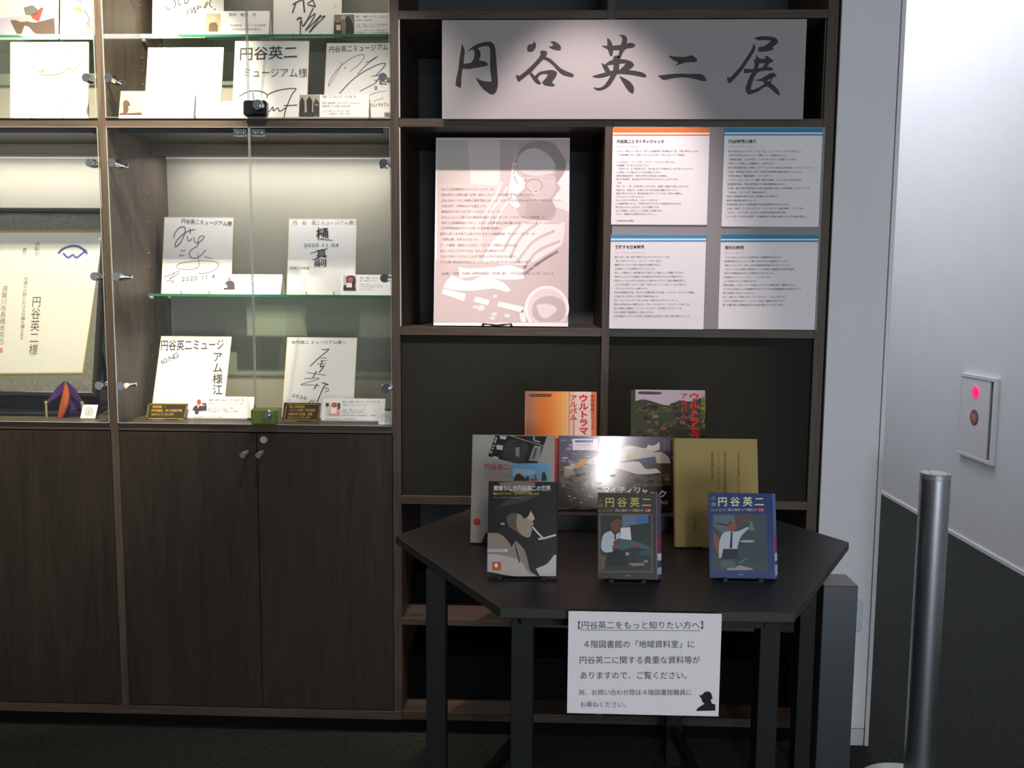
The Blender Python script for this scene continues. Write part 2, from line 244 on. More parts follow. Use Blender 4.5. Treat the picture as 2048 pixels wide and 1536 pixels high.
P['book_brown']=([0.1331, -0.868, 0.837],[1.0, 0.0, 0.0],[0.0, 0.2419, 0.9703],0.1292,0.1887,[
["t","8f9440",4,0,"小","8 1673 107 1675 7 1766"],
["t","8f9440",4,0,"説","16 1559 121 1561 16 1659"],
["t","b9b85a",4,2,"円","157 1566 377 1569 157 1789"],
["t","b9b85a",4,2,"谷","432 1570 651 1573 432 1793"],
["t","b9b85a",4,2,"英","714 1574 933 1577 715 1797"],
["t","b9b85a",4,2,"二","971 1578 1190 1581 973 1801"],
["t","6b6a38",4,1,"鈴木和幸","8 1452 340 1457 8 1518"],
["t","c8c4c0",4,1,"天に向かって翔たけ","382 1466 1020 1476 382 1532"],
["p","b03028",3,0,"1046 1542 1178 1544 1178 1473 1045 1471"],
["t","e0c8c0",5,0,"上巻","1057 1480 1169 1481 1057 1536"],
["p","6b6a4c",2,0,"33 1411 1215 1429 1205 167 33 147"],
["p","26312b",3,0,"58 1390 1194 1408 1184 186 58 166"],
["p","5f7388",4,0,"539 1394 1119 1403 1126 1239 770 1184 538 1115"],
["p","3b66a8",5,0,"871 1383 1111 1387 1118 1239 870 1227"],
["p","d8d4d4",5,0,"505 1115 720 1138 744 857 504 869"],
["p","b8bcc6",6,0,"83 797 141 978 290 1054 389 949 472 1032 537 853 322 720 338 590 157 578 91 634"],
["p","6b4230",7,0,"282 1242 323 1325 439 1343 514 1295 522 1197 472 1098 405 1015 339 1063 290 1144"],
["p","3a2c26",8,0,"282 1226 307 1317 439 1347 514 1304 406 1310 323 1243"],
["p","1c2022",7,0,"364 981 397 982 405 851 372 851"],
["p","151c18",7,0,"173 278 239 555 405 639 602 553 667 287"],
["p","5c4636",8,0,"339 801 471 901 504 804 372 720"],
["p","3f5c5c",7,0,"471 885 801 841 1098 732 1179 652 768 694 537 642 339 687"],
["p","a33c34",8,0,"466 706 453 688 418 677 375 676 340 686 327 703 340 721 375 732 418 733 453 723"],
["p","8a3c2c",8,0,"913 762 901 739 870 724 831 723 800 737 788 760 800 783 831 798 870 798 901 785"],
["p","2f4f4c",5,0,"899 599 1179 669 1187 539 931 518"],
["p","8a7c66",5,0,"667 352 1013 366 1045 310 766 289"],
["p","6b5238",5,0,"66 520 190 506 140 197 74 196"],
["p","9aa0a8",8,0,"691 555 684 534 664 520 639 520 620 533 612 553 620 575 640 588 664 588 684 576"],
["p","7c8a9a",6,0,"1111 400 1102 382 1077 371 1047 371 1022 381 1013 398 1022 415 1047 426 1078 427 1102 417"],
["t","b0a8a0",4,0,"歴史春秋","600 63 719 65 600 95"],
])
P['book_blue']=([0.3821, -0.848, 0.837],[1.0, 0.0, 0.0],[0.0, 0.2419, 0.9703],0.1426,0.1878,[
["t","b8bcc0",4,0,"小","55 1706 162 1708 56 1797"],
["t","b8bcc0",4,0,"説","64 1575 170 1577 66 1666"],
["t","e0dcae",4,2,"円","203 1572 423 1576 207 1792"],
["t","e0dcae",4,2,"谷","483 1577 703 1580 487 1796"],
["t","e0dcae",4,2,"英","762 1581 982 1584 767 1801"],
["t","e0dcae",4,2,"二","1020 1585 1240 1588 1026 1804"],
["t","8088a8",4,1,"鈴木和幸","50 1456 397 1461 51 1523"],
["t","cfd2dc",4,1,"天に向かって翔たけ","426 1469 1077 1479 427 1535"],
["p","a8283c",3,0,"1095 1545 1234 1548 1232 1471 1094 1469"],
["t","e8c8d0",5,0,"下巻","1103 1479 1225 1481 1105 1536"],
["p","39466c",2,0,"73 1411 1297 1430 1263 166 50 145"],
["p","3d4648",3,0,"97 1395 1278 1413 1245 189 74 169"],
["p","5d6a70",4,0,"109 1383 562 1390 606 1224 362 937 104 1122"],
["s","1d2226",5,25,"141 1205 462 1151"],
["p","5c4a3c",4,0,"562 1390 944 1408 916 1229 676 1131"],
["p","404c50",4,0,"944 1396 1266 1401 1252 904 979 899"],
["p","b8bcc8",6,0,"210 440 229 793 316 983 459 1033 602 1023 866 1134 889 1099 694 895 617 635 308 629 269 441"],
["p","8a5040",7,0,"425 1115 451 1222 559 1243 624 1154 579 1046 483 1009"],
["p","33292a",8,0,"426 1151 464 1234 512 1247 462 1175"],
["p","20243a",8,0,"487 1010 525 1010 504 656 451 655"],
["p","1c2130",6,0,"309 641 617 646 660 424 257 417"],
["p","2f4446",5,0,"667 753 836 874 1070 760 1107 338 587 329"],
["p","9aa8ac",7,0,"1013 817 990 803 929 792 846 787 763 789 702 798 680 812 703 827 764 838 847 843 930 841 991 831"],
["p","5f8084",6,0,"917 1253 964 1254 1007 1053 888 1051"],
["p","7d5248",5,0,"102 1027 218 887 234 440 108 697"],
["p","525e64",6,0,"232 382 541 399 584 236 253 218"],
["p","9a9690",6,0,"371 209 680 284 962 219 914 188 394 179"],
["s","8a9498",7,15,"658 331 826 450"],
["t","a8b0c8",4,0,"歴史春秋","633 66 758 69 633 104"],
])
P['book_film']=([-0.1678, -0.6, 0.835],[1.0, 0.0, 0.0],[0.0, 0.2419, 0.9703],0.2095,0.2739,[
["p","161512",2,0,"569 2723 1894 2718 1653 2027 1160 2007 392 2189"],
["p","c8c2bc",3,0,"680 2716 860 2704 834 2621 695 2639"],
["p","c8c2bc",3,0,"601 2480 767 2469 755 2345 603 2370"],
["p","c8c2bc",3,0,"497 2163 538 2191 662 2165 641 2104"],
["p","3a3632",3,0,"848 2552 1096 2611 1428 2477 1324 2064 1049 2047 745 2166"],
["s","b8b0a8",4,17,"928 2733 1316 2614 1813 2469"],
["p","8f867e",4,0,"1085 2418 1195 2433 1185 2172 1102 2198"],
["p","26221f",4,0,"1042 2555 1151 2612 1289 2572 1236 2447 1098 2432"],
["p","9a928a",4,0,"1566 2479 1759 2454 1680 2069 1433 2093"],
["p","55504a",5,0,"1594 2424 1649 2398 1570 2122 1515 2149"],
["s","a8a29a",5,39,"1563 2713 1564 2617 1716 2564"],
["t","c8c2bc",4,2,"FILM","495 2245 626 2632 418 2266"],
["t","c23a34",4,1,"円谷英二","288 1839 948 1848 285 1998"],
["t","9aa8b0",4,0,"日本映画界に残した遺産","307 1757 943 1766 306 1807"],
["t","8f8a80",4,0,"円谷一　編著","520 1670 945 1676 519 1725"],
["p","6fa8cc",2,0,"995 1977 1036 2019 1873 2030 1942 1977 1945 1581 996 1568"],
["p","a8c4d4",3,0,"1024 1896 1600 1849 1574 1740 1027 1677"],
["p","4a2c1c",4,0,"1056 1569 1109 1733 1204 1762 1301 1681 1385 1574"],
["p","8a6434",4,0,"1576 1576 1574 1740 1629 1754 1644 1577"],
["p","c03028",5,0,"1493 1629 1644 1645 1672 1578 1467 1575"],
["p","3c3428",4,0,"1754 1579 1779 1797 1847 1798 1904 1635 1877 1581"],
["p","3a4038",4,0,"1344 1573 1370 1682 1438 1683 1453 1574"],
["p","c23028",2,0,"227 523 221 488 202 458 173 438 139 430 105 437 75 456 55 485 47 520 53 555 72 585 101 606 135 613 170 607 200 587 220 558"],
["p","26221f",2,0,"265 0 369 262 429 263 434 0"],
])
P['book_yellow']=([0.3463, -0.607, 0.835],[1.0, 0.0, 0.0],[0.0, 0.225, 0.9744],0.2067,0.2723,[
["v","5c4c28",3,0,"社史で見る日本経済史　第八十一巻","1541 1377 1606 1378 1559 2361"],
["v","5c4c28",3,0,"株式会社写真化学研究所","1200 1318 1272 1320 1217 2370"],
["v","5c4c28",3,0,"Ｊ・Ｏ・トーキースタヂオ","1041 1423 1113 1424 1055 2368"],
["v","5c4c28",3,0,"東宝映画十年史抄","883 1636 963 1637 893 2365"],
["v","5c4c28",3,0,"ゆまに書房","456 414 510 415 460 706"],
])
P['book_landscape']=([0.0572, -0.43, 0.8868],[1.0, 0.0, 0.0],[0.0, 0.2756, 0.9613],0.3033,0.1963,[
["p","4b4664",1,0,"0 1962 3033 1962 3033 1241 0 1198"],
["p","4a3e34",1,0,"0 1198 3033 1241 3033 0 0 0"],
["p","6b5c4c",2,0,"1722 575 1693 553 1636 552 1608 573 1637 594 1693 595"],
["p","332a22",2,0,"1754 766 1737 753 1704 753 1688 765 1705 777 1737 777"],
["p","241d18",2,0,"716 1023 681 996 611 995 576 1021 611 1048 681 1049"],
["p","8a7a68",2,0,"513 737 488 718 437 717 412 735 437 754 488 755"],
["p","594a3c",2,0,"2070 662 2053 649 2020 649 2004 661 2020 674 2053 674"],
["p","8a7a68",2,0,"2998 808 2957 777 2878 776 2838 805 2879 835 2958 837"],
["p","332a22",2,0,"2133 769 2110 752 2065 751 2043 767 2065 784 2110 785"],
["p","332a22",2,0,"2329 507 2302 486 2249 486 2222 505 2249 525 2303 526"],
["p","6b5c4c",2,0,"1299 409 1241 364 1124 363 1065 405 1124 449 1241 451"],
["p","6b5c4c",2,0,"2768 493 2736 469 2672 468 2640 492 2672 516 2737 517"],
["p","332a22",2,0,"1353 514 1306 478 1212 477 1165 511 1212 547 1306 548"],
["p","241d18",2,0,"772 773 736 746 663 745 627 771 663 798 736 800"],
["p","6b5c4c",2,0,"1930 933 1886 899 1797 898 1753 930 1797 964 1886 965"],
["p","77695a",2,0,"1828 875 1800 854 1744 853 1716 873 1744 894 1800 895"],
["p","332a22",2,0,"717 917 679 888 602 887 564 915 602 944 679 945"],
["p","6b5c4c",2,0,"2149 765 2117 741 2054 740 2023 763 2055 787 2118 788"],
["p","241d18",2,0,"2336 595 2290 561 2198 559 2153 593 2199 627 2291 629"],
["p","77695a",2,0,"2612 741 2572 711 2493 710 2455 739 2494 769 2573 770"],
["p","241d18",2,0,"1639 971 1609 949 1552 949 1523 970 1552 992 1610 993"],
["p","6b5c4c",2,0,"3006 928 2959 894 2867 892 2822 926 2868 961 2960 962"],
["p","6b5c4c",2,0,"220 695 164 653 52 651 0 692 51 735 164 736"],
["p","77695a",2,0,"277 1002 253 983 204 983 179 1001 203 1019 252 1020"],
["p","594a3c",2,0,"3033 605 3012 568 2915 567 2867 602 2916 639 3013 640"],
["p","332a22",2,0,"347 585 317 562 256 561 226 583 256 606 317 607"],
["p","6b5c4c",2,0,"1696 773 1644 734 1541 733 1489 770 1541 810 1645 811"],
["p","6b5c4c",2,0,"2291 743 2238 703 2133 702 2080 740 2133 780 2239 781"],
["p","8a7a68",2,0,"2420 453 2369 415 2269 414 2220 450 2270 488 2370 489"],
["p","8a7a68",2,0,"1166 676 1142 657 1093 657 1069 674 1093 693 1142 693"],
["p","241d18",2,0,"841 918 783 874 667 872 609 914 667 958 783 960"],
["p","6b5c4c",2,0,"666 727 628 699 552 698 514 725 552 754 628 755"],
["p","6b5c4c",2,0,"2852 535 2815 507 2742 506 2705 533 2742 561 2816 562"],
["p","6b5c4c",2,0,"1586 668 1555 645 1494 644 1463 666 1494 689 1555 690"],
["p","241d18",2,0,"508 1029 448 984 328 982 268 1026 328 1071 448 1073"],
["p","77695a",2,0,"271 905 223 869 127 868 79 902 127 939 223 940"],
["p","77695a",2,0,"1542 877 1498 843 1409 842 1365 874 1409 908 1498 909"],
["p","8a7a68",2,0,"1162 680 1124 652 1050 650 1013 678 1050 706 1125 707"],
["p","241d18",2,0,"2687 933 2635 893 2531 892 2480 930 2532 969 2636 970"],
["p","241d18",2,0,"628 874 582 839 489 838 443 872 489 907 582 908"],
["p","6b5c4c",2,0,"2223 840 2177 805 2084 804 2038 838 2085 873 2177 874"],
["p","6b5c4c",2,0,"940 540 917 523 872 523 850 539 872 556 917 557"],
["p","8a7a68",2,0,"1057 668 1001 626 888 624 832 665 888 708 1001 709"],
["p","241d18",2,0,"2248 982 2218 960 2160 959 2130 980 2160 1003 2219 1004"],
["p","241d18",2,0,"2744 979 2689 938 2580 936 2527 976 2581 1017 2690 1019"],
["p","8a7a68",2,0,"2961 831 2937 813 2888 812 2863 830 2888 849 2937 849"],
["p","241d18",2,0,"2503 871 2483 856 2443 855 2423 870 2443 885 2483 886"],
["p","8a7a68",2,0,"1569 869 1516 829 1411 827 1359 866 1412 905 1517 907"],
["p","8a7a68",2,0,"171 398 140 374 76 373 45 396 76 419 139 420"],
["p","8a7a68",2,0,"2216 656 2190 636 2139 636 2113 654 2139 674 2191 675"],
["p","241d18",2,0,"2038 527 1988 489 1887 488 1837 524 1887 562 1988 564"],
["p","241d18",2,0,"2448 920 2389 877 2273 875 2215 917 2274 961 2390 963"],
["p","77695a",2,0,"2654 405 2606 370 2512 368 2465 402 2513 438 2607 439"],
["p","241d18",2,0,"261 1014 213 977 116 976 67 1011 115 1048 212 1049"],
["p","77695a",2,0,"2426 766 2389 739 2316 738 2280 764 2317 792 2390 793"],
["p","8a7a68",2,0,"1560 488 1541 473 1503 473 1485 486 1503 501 1541 501"],
["p","594a3c",2,0,"2812 834 2757 793 2648 791 2594 831 2649 872 2758 874"],
["p","594a3c",2,0,"942 912 908 886 839 885 805 910 839 936 908 937"],
["p","77695a",2,0,"652 750 614 722 539 721 501 748 539 777 614 778"],
["p","77695a",2,0,"3006 884 2970 857 2899 856 2864 882 2900 909 2971 910"],
["p","594a3c",2,0,"599 863 548 825 447 823 395 860 446 899 548 900"],
["p","8a7a68",2,0,"452 1034 426 1014 374 1014 348 1032 374 1052 426 1053"],
["p","77695a",2,0,"103 1029 67 1002 0 1001 0 1027 0 1055 66 1056"],
["p","8a7a68",2,0,"2127 519 2086 489 2004 487 1963 517 2004 548 2086 549"],
["p","332a22",2,0,"1263 1034 1228 1008 1158 1007 1123 1032 1158 1059 1228 1060"],
["p","8a7a68",2,0,"1217 519 1166 481 1065 480 1015 516 1065 554 1166 556"],
["p","241d18",2,0,"2517 898 2483 872 2415 871 2382 896 2416 921 2483 922"],
["p","594a3c",2,0,"79 675 55 657 8 657 0 674 8 692 55 692"],
["p","594a3c",2,0,"1748 643 1731 630 1696 629 1679 642 1696 655 1731 655"],
["p","77695a",2,0,"1841 1004 1803 975 1728 974 1690 1002 1728 1030 1804 1031"],
["p","8a7a68",2,0,"331 846 272 801 153 799 94 842 153 887 272 889"],
["p","77695a",2,0,"1547 553 1504 520 1417 519 1374 550 1417 583 1504 584"],
["p","6b5c4c",2,0,"1090 470 1056 445 990 444 956 468 990 493 1056 494"],
["p","594a3c",2,0,"2670 611 2635 584 2564 583 2530 609 2565 635 2635 636"],
["p","77695a",2,0,"1438 520 1417 505 1376 504 1356 519 1376 534 1417 535"],
["p","6b5c4c",2,0,"1750 1055 1732 1041 1696 1040 1678 1054 1696 1067 1732 1068"],
["p","241d18",2,0,"841 424 810 401 748 400 718 423 748 446 810 447"],
["p","594a3c",2,0,"2248 788 2200 752 2104 751 2056 786 2105 822 2201 823"],
["p","594a3c",2,0,"406 750 350 708 238 706 181 747 237 789 349 791"],
["p","6b5c4c",2,0,"2800 618 2749 580 2649 578 2599 615 2650 653 2750 654"],
["p","6b5c4c",2,0,"2353 787 2294 743 2177 741 2119 784 2178 828 2295 830"],
["p","77695a",2,0,"1574 671 1554 655 1512 655 1492 670 1512 685 1554 686"],
["p","594a3c",2,0,"1866 444 1827 414 1747 413 1708 442 1748 472 1827 473"],
["p","77695a",2,0,"1942 520 1925 506 1890 506 1873 519 1890 532 1925 532"],
["p","6b5c4c",2,0,"2411 392 2392 378 2353 377 2334 391 2353 406 2392 406"],
["p","332a22",2,0,"1955 674 1908 639 1814 637 1768 671 1815 707 1908 708"],
["p","8a7a68",2,0,"1754 463 1719 436 1648 435 1613 461 1648 487 1719 488"],
["p","594a3c",2,0,"2173 762 2139 737 2072 736 2038 761 2072 786 2140 787"],
["p","241d18",2,0,"364 957 349 945 317 945 302 956 317 968 349 968"],
["p","241d18",2,0,"1308 951 1276 927 1213 926 1182 949 1213 973 1277 974"],
["p","241d18",2,0,"2584 742 2529 701 2419 699 2365 739 2420 781 2530 782"],
["p","241d18",2,0,"1996 605 1941 563 1831 562 1776 602 1831 643 1941 645"],
["p","8a7a68",2,0,"933 402 883 365 784 364 735 399 784 437 883 438"],
["p","77695a",2,0,"1659 372 1642 359 1606 358 1589 371 1606 385 1642 385"],
["p","77695a",2,0,"1963 672 1944 657 1907 657 1888 671 1907 685 1944 685"],
["p","8a7a68",2,0,"1811 559 1771 529 1692 528 1652 557 1692 587 1772 588"],
["p","77695a",2,0,"1095 659 1077 646 1042 646 1024 658 1042 672 1077 672"],
["p","77695a",2,0,"1389 377 1332 334 1218 332 1161 374 1218 417 1332 419"],
["p","77695a",2,0,"2730 486 2700 463 2640 463 2611 484 2641 507 2701 508"],
["p","332a22",2,0,"2263 698 2224 668 2145 667 2107 695 2146 725 2224 726"],
["p","6b5c4c",2,0,"169 774 110 729 0 728 0 771 0 816 109 818"],
["p","241d18",2,0,"2721 1029 2695 1009 2645 1009 2620 1027 2645 1046 2696 1047"],
["p","594a3c",2,0,"1339 631 1314 613 1265 612 1241 630 1266 649 1315 649"],
["p","6b5c4c",2,0,"2358 1039 2334 1022 2288 1021 2266 1038 2289 1055 2335 1056"],
["p","332a22",2,0,"2077 958 2034 926 1950 925 1908 956 1950 988 2035 989"],
["p","8a7a68",2,0,"2160 873 2131 852 2074 851 2046 872 2075 893 2132 894"],
["p","594a3c",2,0,"2558 772 2520 744 2446 743 2410 770 2447 798 2521 799"],
["p","594a3c",2,0,"128 426 99 405 42 404 14 425 42 446 99 447"],
["p","241d18",2,0,"1261 631 1206 590 1096 588 1042 628 1097 669 1206 671"],
["p","241d18",2,0,"1349 425 1302 390 1207 388 1160 422 1207 458 1302 459"],
["p","594a3c",2,0,"355 797 318 769 243 768 206 795 243 824 318 825"],
["p","332a22",2,0,"2331 750 2313 737 2278 736 2261 749 2278 762 2313 763"],
["p","77695a",2,0,"1694 599 1646 562 1549 561 1501 596 1549 632 1646 634"],
["p","241d18",2,0,"605 673 547 629 431 628 373 670 431 713 547 715"],
["p","77695a",2,0,"1227 546 1167 502 1048 500 989 543 1049 588 1167 590"],
["p","77695a",2,0,"292 680 271 664 228 663 206 679 228 695 271 696"],
["p","241d18",2,0,"2122 708 2091 684 2030 684 2000 706 2031 729 2092 730"],
["p","77695a",2,0,"2133 587 2084 550 1986 549 1937 584 1987 621 2085 623"],
["p","6b5c4c",2,0,"2050 404 2028 387 1983 386 1961 402 1983 419 2028 420"],
["p","332a22",2,0,"195 426 173 409 128 408 105 424 128 441 172 442"],
["p","8a7a68",2,0,"2906 900 2876 878 2818 877 2789 898 2818 920 2877 921"],
["p","594a3c",2,0,"2620 409 2588 386 2526 385 2495 407 2526 431 2589 432"],
["p","77695a",2,0,"1185 964 1142 932 1056 930 1013 962 1056 994 1142 995"],
["p","77695a",2,0,"1611 401 1564 365 1470 364 1424 398 1471 433 1565 435"],
["p","241d18",2,0,"2969 462 2929 432 2849 431 2809 460 2850 490 2930 491"],
["p","8a7a68",2,0,"2512 429 2464 393 2368 392 2321 427 2369 463 2464 464"],
["p","8a7a68",2,0,"604 848 560 815 473 814 429 846 472 879 560 880"],
["p","332a22",2,0,"2396 731 2377 717 2340 717 2321 730 2340 744 2377 745"],
["p","594a3c",2,0,"2092 623 2072 608 2032 608 2013 622 2033 637 2072 638"],
["p","594a3c",2,0,"2683 965 2632 927 2532 925 2482 962 2533 1000 2633 1001"],
["p","6b5c4c",2,0,"187 391 158 369 101 368 72 389 100 411 158 412"],
["p","6b5c4c",2,0,"1549 461 1517 437 1452 436 1420 460 1452 484 1517 485"],
["p","8a7a68",2,0,"2348 485 2321 465 2266 464 2239 484 2267 504 2321 505"],
["p","594a3c",2,0,"1773 846 1742 823 1680 822 1649 844 1680 868 1742 869"],
["p","8a7a68",2,0,"1662 705 1614 669 1518 668 1470 703 1518 739 1614 740"],
["p","241d18",2,0,"1150 838 1098 798 993 797 941 835 993 875 1098 876"],
["p","6b5c4c",2,0,"766 944 749 931 717 931 700 943 717 955 749 956"],
["p","594a3c",2,0,"2653 425 2625 403 2569 403 2542 423 2570 444 2626 445"],
["p","77695a",2,0,"1547 881 1520 861 1467 860 1440 879 1467 900 1521 901"],
["p","6b5c4c",2,0,"309 463 288 447 248 447 228 461 248 477 288 477"],
["p","8a7a68",2,0,"1737 448 1687 410 1588 409 1538 445 1588 482 1687 484"],
["p","241d18",2,0,"2269 447 2226 415 2141 414 2098 445 2141 477 2226 478"],
["p","8a7a68",2,0,"428 754 383 719 292 718 246 751 291 786 383 787"],
["p","77695a",2,0,"1064 458 1016 422 920 420 873 455 920 491 1016 492"],
["p","332a22",2,0,"663 558 618 524 527 523 482 556 527 590 618 591"],
["p","241d18",2,0,"1622 411 1563 367 1446 365 1388 408 1447 452 1564 454"],
["p","77695a",2,0,"2393 618 2342 580 2241 579 2191 615 2242 654 2343 655"],
["p","594a3c",2,0,"2320 971 2291 950 2235 949 2208 969 2236 991 2292 991"],
["p","77695a",2,0,"2589 753 2560 731 2503 730 2475 751 2504 773 2561 773"],
["p","8a7a68",2,0,"853 635 799 594 691 592 637 632 691 672 799 674"],
["p","77695a",2,0,"2745 801 2722 784 2676 783 2654 800 2677 817 2722 818"],
["p","241d18",2,0,"1416 560 1369 524 1275 523 1228 557 1275 592 1369 594"],
["p","8a8aa8",2,0,"631 1324 610 1315 568 1315 547 1323 568 1332 610 1332"],
["p","3c3c50",2,0,"322 1071 300 1062 257 1062 235 1070 256 1079 300 1080"],
["p","8a8aa8",2,0,"1145 1514 1123 1504 1079 1504 1057 1512 1079 1522 1123 1522"],
["p","9c948c",2,0,"827 1184 809 1176 772 1175 753 1183 772 1190 809 1191"],
["p","c8c0c8",2,0,"317 1724 300 1717 266 1716 249 1723 266 1730 300 1730"],
["p","5c5c78",2,0,"278 1213 244 1199 178 1198 144 1211 178 1225 244 1226"],
["p","8a8aa8",2,0,"1033 1509 1011 1499 966 1499 944 1508 966 1517 1011 1518"],
["p","c8c0c8",2,0,"1046 1248 1005 1231 922 1229 881 1246 922 1263 1005 1264"],
["p","9c948c",2,0,"985 1566 963 1557 919 1556 897 1565 919 1574 963 1575"],
["p","5c5c78",2,0,"68 1342 48 1333 8 1333 0 1341 8 1349 48 1350"],
["p","5c5c78",2,0,"392 1555 348 1536 261 1535 217 1552 261 1571 348 1572"],
["p","3c3c50",2,0,"887 1244 839 1224 745 1223 697 1241 745 1261 839 1262"],
["p","9c948c",2,0,"297 1273 280 1265 245 1265 227 1272 245 1279 280 1280"],
["p","8a8aa8",2,0,"1143 1431 1118 1421 1068 1420 1043 1430 1068 1440 1118 1441"],
["p","c8c0c8",2,0,"366 1697 338 1685 284 1685 256 1695 284 1707 338 1708"],
["p","c8c0c8",2,0,"1209 1394 1165 1376 1075 1375 1030 1392 1075 1411 1165 1412"],
["p","3c3c50",2,0,"946 1612 893 1590 785 1588 731 1609 785 1632 893 1633"],
["p","9c948c",2,0,"683 1633 634 1612 534 1611 485 1631 534 1651 634 1653"],
["p","9c948c",2,0,"1019 1281 991 1270 935 1269 907 1280 935 1292 991 1292"],
["p","9c948c",2,0,"971 1215 919 1193 813 1192 761 1212 813 1234 919 1236"],
["p","9c948c",2,0,"357 1623 313 1605 225 1604 181 1621 225 1640 313 1641"],
["p","8a8aa8",2,0,"905 1327 874 1314 813 1314 782 1326 813 1338 875 1339"],
["p","9c948c",2,0,"880 1604 841 1588 763 1587 724 1602 763 1618 841 1619"],
["p","8a8aa8",2,0,"780 1774 748 1760 684 1760 652 1772 684 1786 748 1787"],
["p","c8c0c8",2,0,"994 1188 951 1170 865 1169 822 1186 865 1204 951 1205"],
["p","5c5c78",2,0,"980 1715 954 1705 902 1704 876 1714 902 1725 954 1725"],
["p","5c5c78",2,0,"95 1445 76 1436 37 1436 18 1443 37 1452 76 1452"],
["p","8a8aa8",2,0,"792 1738 750 1720 667 1719 625 1735 667 1753 750 1754"],
["p","8a8aa8",2,0,"1218 1274 1171 1254 1076 1253 1029 1272 1076 1291 1171 1293"],
["p","8a8aa8",2,0,"713 1588 681 1574 615 1573 582 1586 615 1600 681 1601"],
["p","c8c0c8",2,0,"259 1348 208 1327 107 1325 56 1345 107 1366 208 1368"],
["p","8a8aa8",2,0,"812 1474 789 1464 743 1464 720 1473 743 1482 789 1483"],
["p","8a8aa8",2,0,"986 1259 966 1250 926 1250 906 1258 926 1266 966 1266"],
["p","5c5c78",2,0,"500 1374 463 1359 390 1358 353 1372 390 1387 463 1388"],
["p","9c948c",2,0,"196 1267 157 1250 79 1249 40 1265 79 1281 157 1282"],
["p","3c3c50",2,0,"790 1528 772 1521 735 1520 717 1527 735 1535 772 1535"],
["p","9c948c",2,0,"391 1662 372 1654 334 1654 315 1661 334 1669 372 1669"],
["p","5c5c78",2,0,"1159 1517 1111 1497 1013 1495 965 1514 1013 1535 1111 1536"],
["p","8a8aa8",2,0,"485 1208 433 1186 331 1185 279 1205 330 1226 433 1228"],
["p","3c3c50",2,0,"511 1115 461 1095 362 1093 312 1113 361 1133 461 1135"],
["p","c8c0c8",2,0,"510 1742 491 1734 453 1734 435 1741 453 1749 491 1750"],
["p","5c5c78",2,0,"473 1363 433 1347 354 1346 314 1361 354 1378 433 1379"],
["p","3c3c50",2,0,"579 1796 543 1781 471 1780 435 1794 471 1809 543 1810"],
["p","3c3c50",2,0,"630 1313 607 1304 562 1303 540 1312 562 1321 607 1322"],
["p","8a8aa8",2,0,"1141 1158 1111 1146 1050 1145 1020 1157 1051 1169 1111 1170"],
["p","9c948c",2,0,"335 1588 291 1570 204 1569 160 1586 204 1604 291 1606"],
["p","9c948c",2,0,"215 1830 168 1810 73 1809 26 1828 73 1848 168 1849"],
["p","8a8aa8",2,0,"446 1236 391 1213 282 1211 227 1233 282 1256 391 1257"],
["p","8a8aa8",2,0,"730 1778 706 1769 660 1768 636 1777 660 1787 706 1788"],
["p","3c3c50",2,0,"434 1439 379 1416 270 1414 215 1436 269 1459 379 1460"],
["p","5c5c78",2,0,"793 1553 775 1546 739 1545 721 1553 739 1560 775 1561"],
["p","3c3c50",2,0,"1106 1782 1081 1772 1032 1771 1008 1781 1032 1791 1081 1792"],
["p","c8c0c8",2,0,"853 1396 812 1379 730 1378 690 1394 730 1411 812 1412"],
["p","c8c0c8",2,0,"1197 1243 1172 1233 1122 1232 1098 1242 1123 1252 1172 1253"],
["p","3c3c50",2,0,"940 1104 901 1088 821 1087 782 1102 821 1119 901 1120"],
["p","9c948c",2,0,"772 1138 726 1119 636 1117 590 1135 636 1154 726 1155"],
["p","8a8aa8",2,0,"777 1179 756 1170 714 1169 693 1177 714 1186 756 1187"],
["p","c8c0c8",2,0,"784 1122 765 1115 729 1114 711 1121 729 1129 765 1129"],
["p","5c5c78",2,0,"933 1535 887 1516 796 1515 750 1533 796 1552 887 1553"],
["p","3c3c50",2,0,"855 1371 815 1354 733 1353 693 1369 733 1386 815 1387"],
["p","3c3c50",2,0,"1206 1279 1157 1259 1058 1257 1009 1277 1059 1297 1157 1298"],
["p","8a8aa8",2,0,"848 1349 829 1341 792 1341 773 1348 792 1356 829 1356"],
["p","9c948c",2,0,"510 1460 461 1440 365 1439 316 1458 364 1478 461 1479"],
["p","3c3c50",2,0,"722 1384 699 1374 651 1373 628 1383 651 1392 698 1393"],
["p","9c948c",2,0,"880 1550 851 1538 794 1537 766 1548 794 1560 851 1561"],
["p","c8c0c8",2,0,"911 1086 882 1074 825 1073 797 1084 825 1096 882 1097"],
["p","9c948c",2,0,"1100 1497 1068 1484 1004 1483 972 1496 1004 1509 1068 1510"],
["p","3c3c50",2,0,"1183 1302 1144 1286 1065 1285 1026 1300 1065 1317 1144 1318"],
["p","c8c0c8",2,0,"425 1842 393 1829 330 1828 298 1841 329 1854 393 1855"],
["p","5c5c78",2,0,"665 1145 632 1132 568 1131 536 1143 568 1157 632 1158"],
["p","8a8aa8",2,0,"872 1728 825 1709 731 1707 684 1726 731 1746 825 1747"],
["p","3c3c50",2,0,"1072 1460 1031 1443 948 1442 907 1458 948 1475 1031 1476"],
["p","8a8aa8",2,0,"654 1682 602 1660 499 1659 447 1679 499 1701 602 1702"],
["p","3c3c50",2,0,"791 1513 747 1495 659 1494 615 1511 659 1529 747 1530"],
["p","8a8aa8",2,0,"1210 1762 1165 1743 1076 1742 1031 1760 1076 1779 1165 1780"],
["p","3c3c50",2,0,"771 1177 715 1153 603 1152 548 1174 603 1197 715 1199"],
["p","c8c0c8",2,0,"455 1176 409 1157 316 1155 269 1174 315 1193 409 1194"],
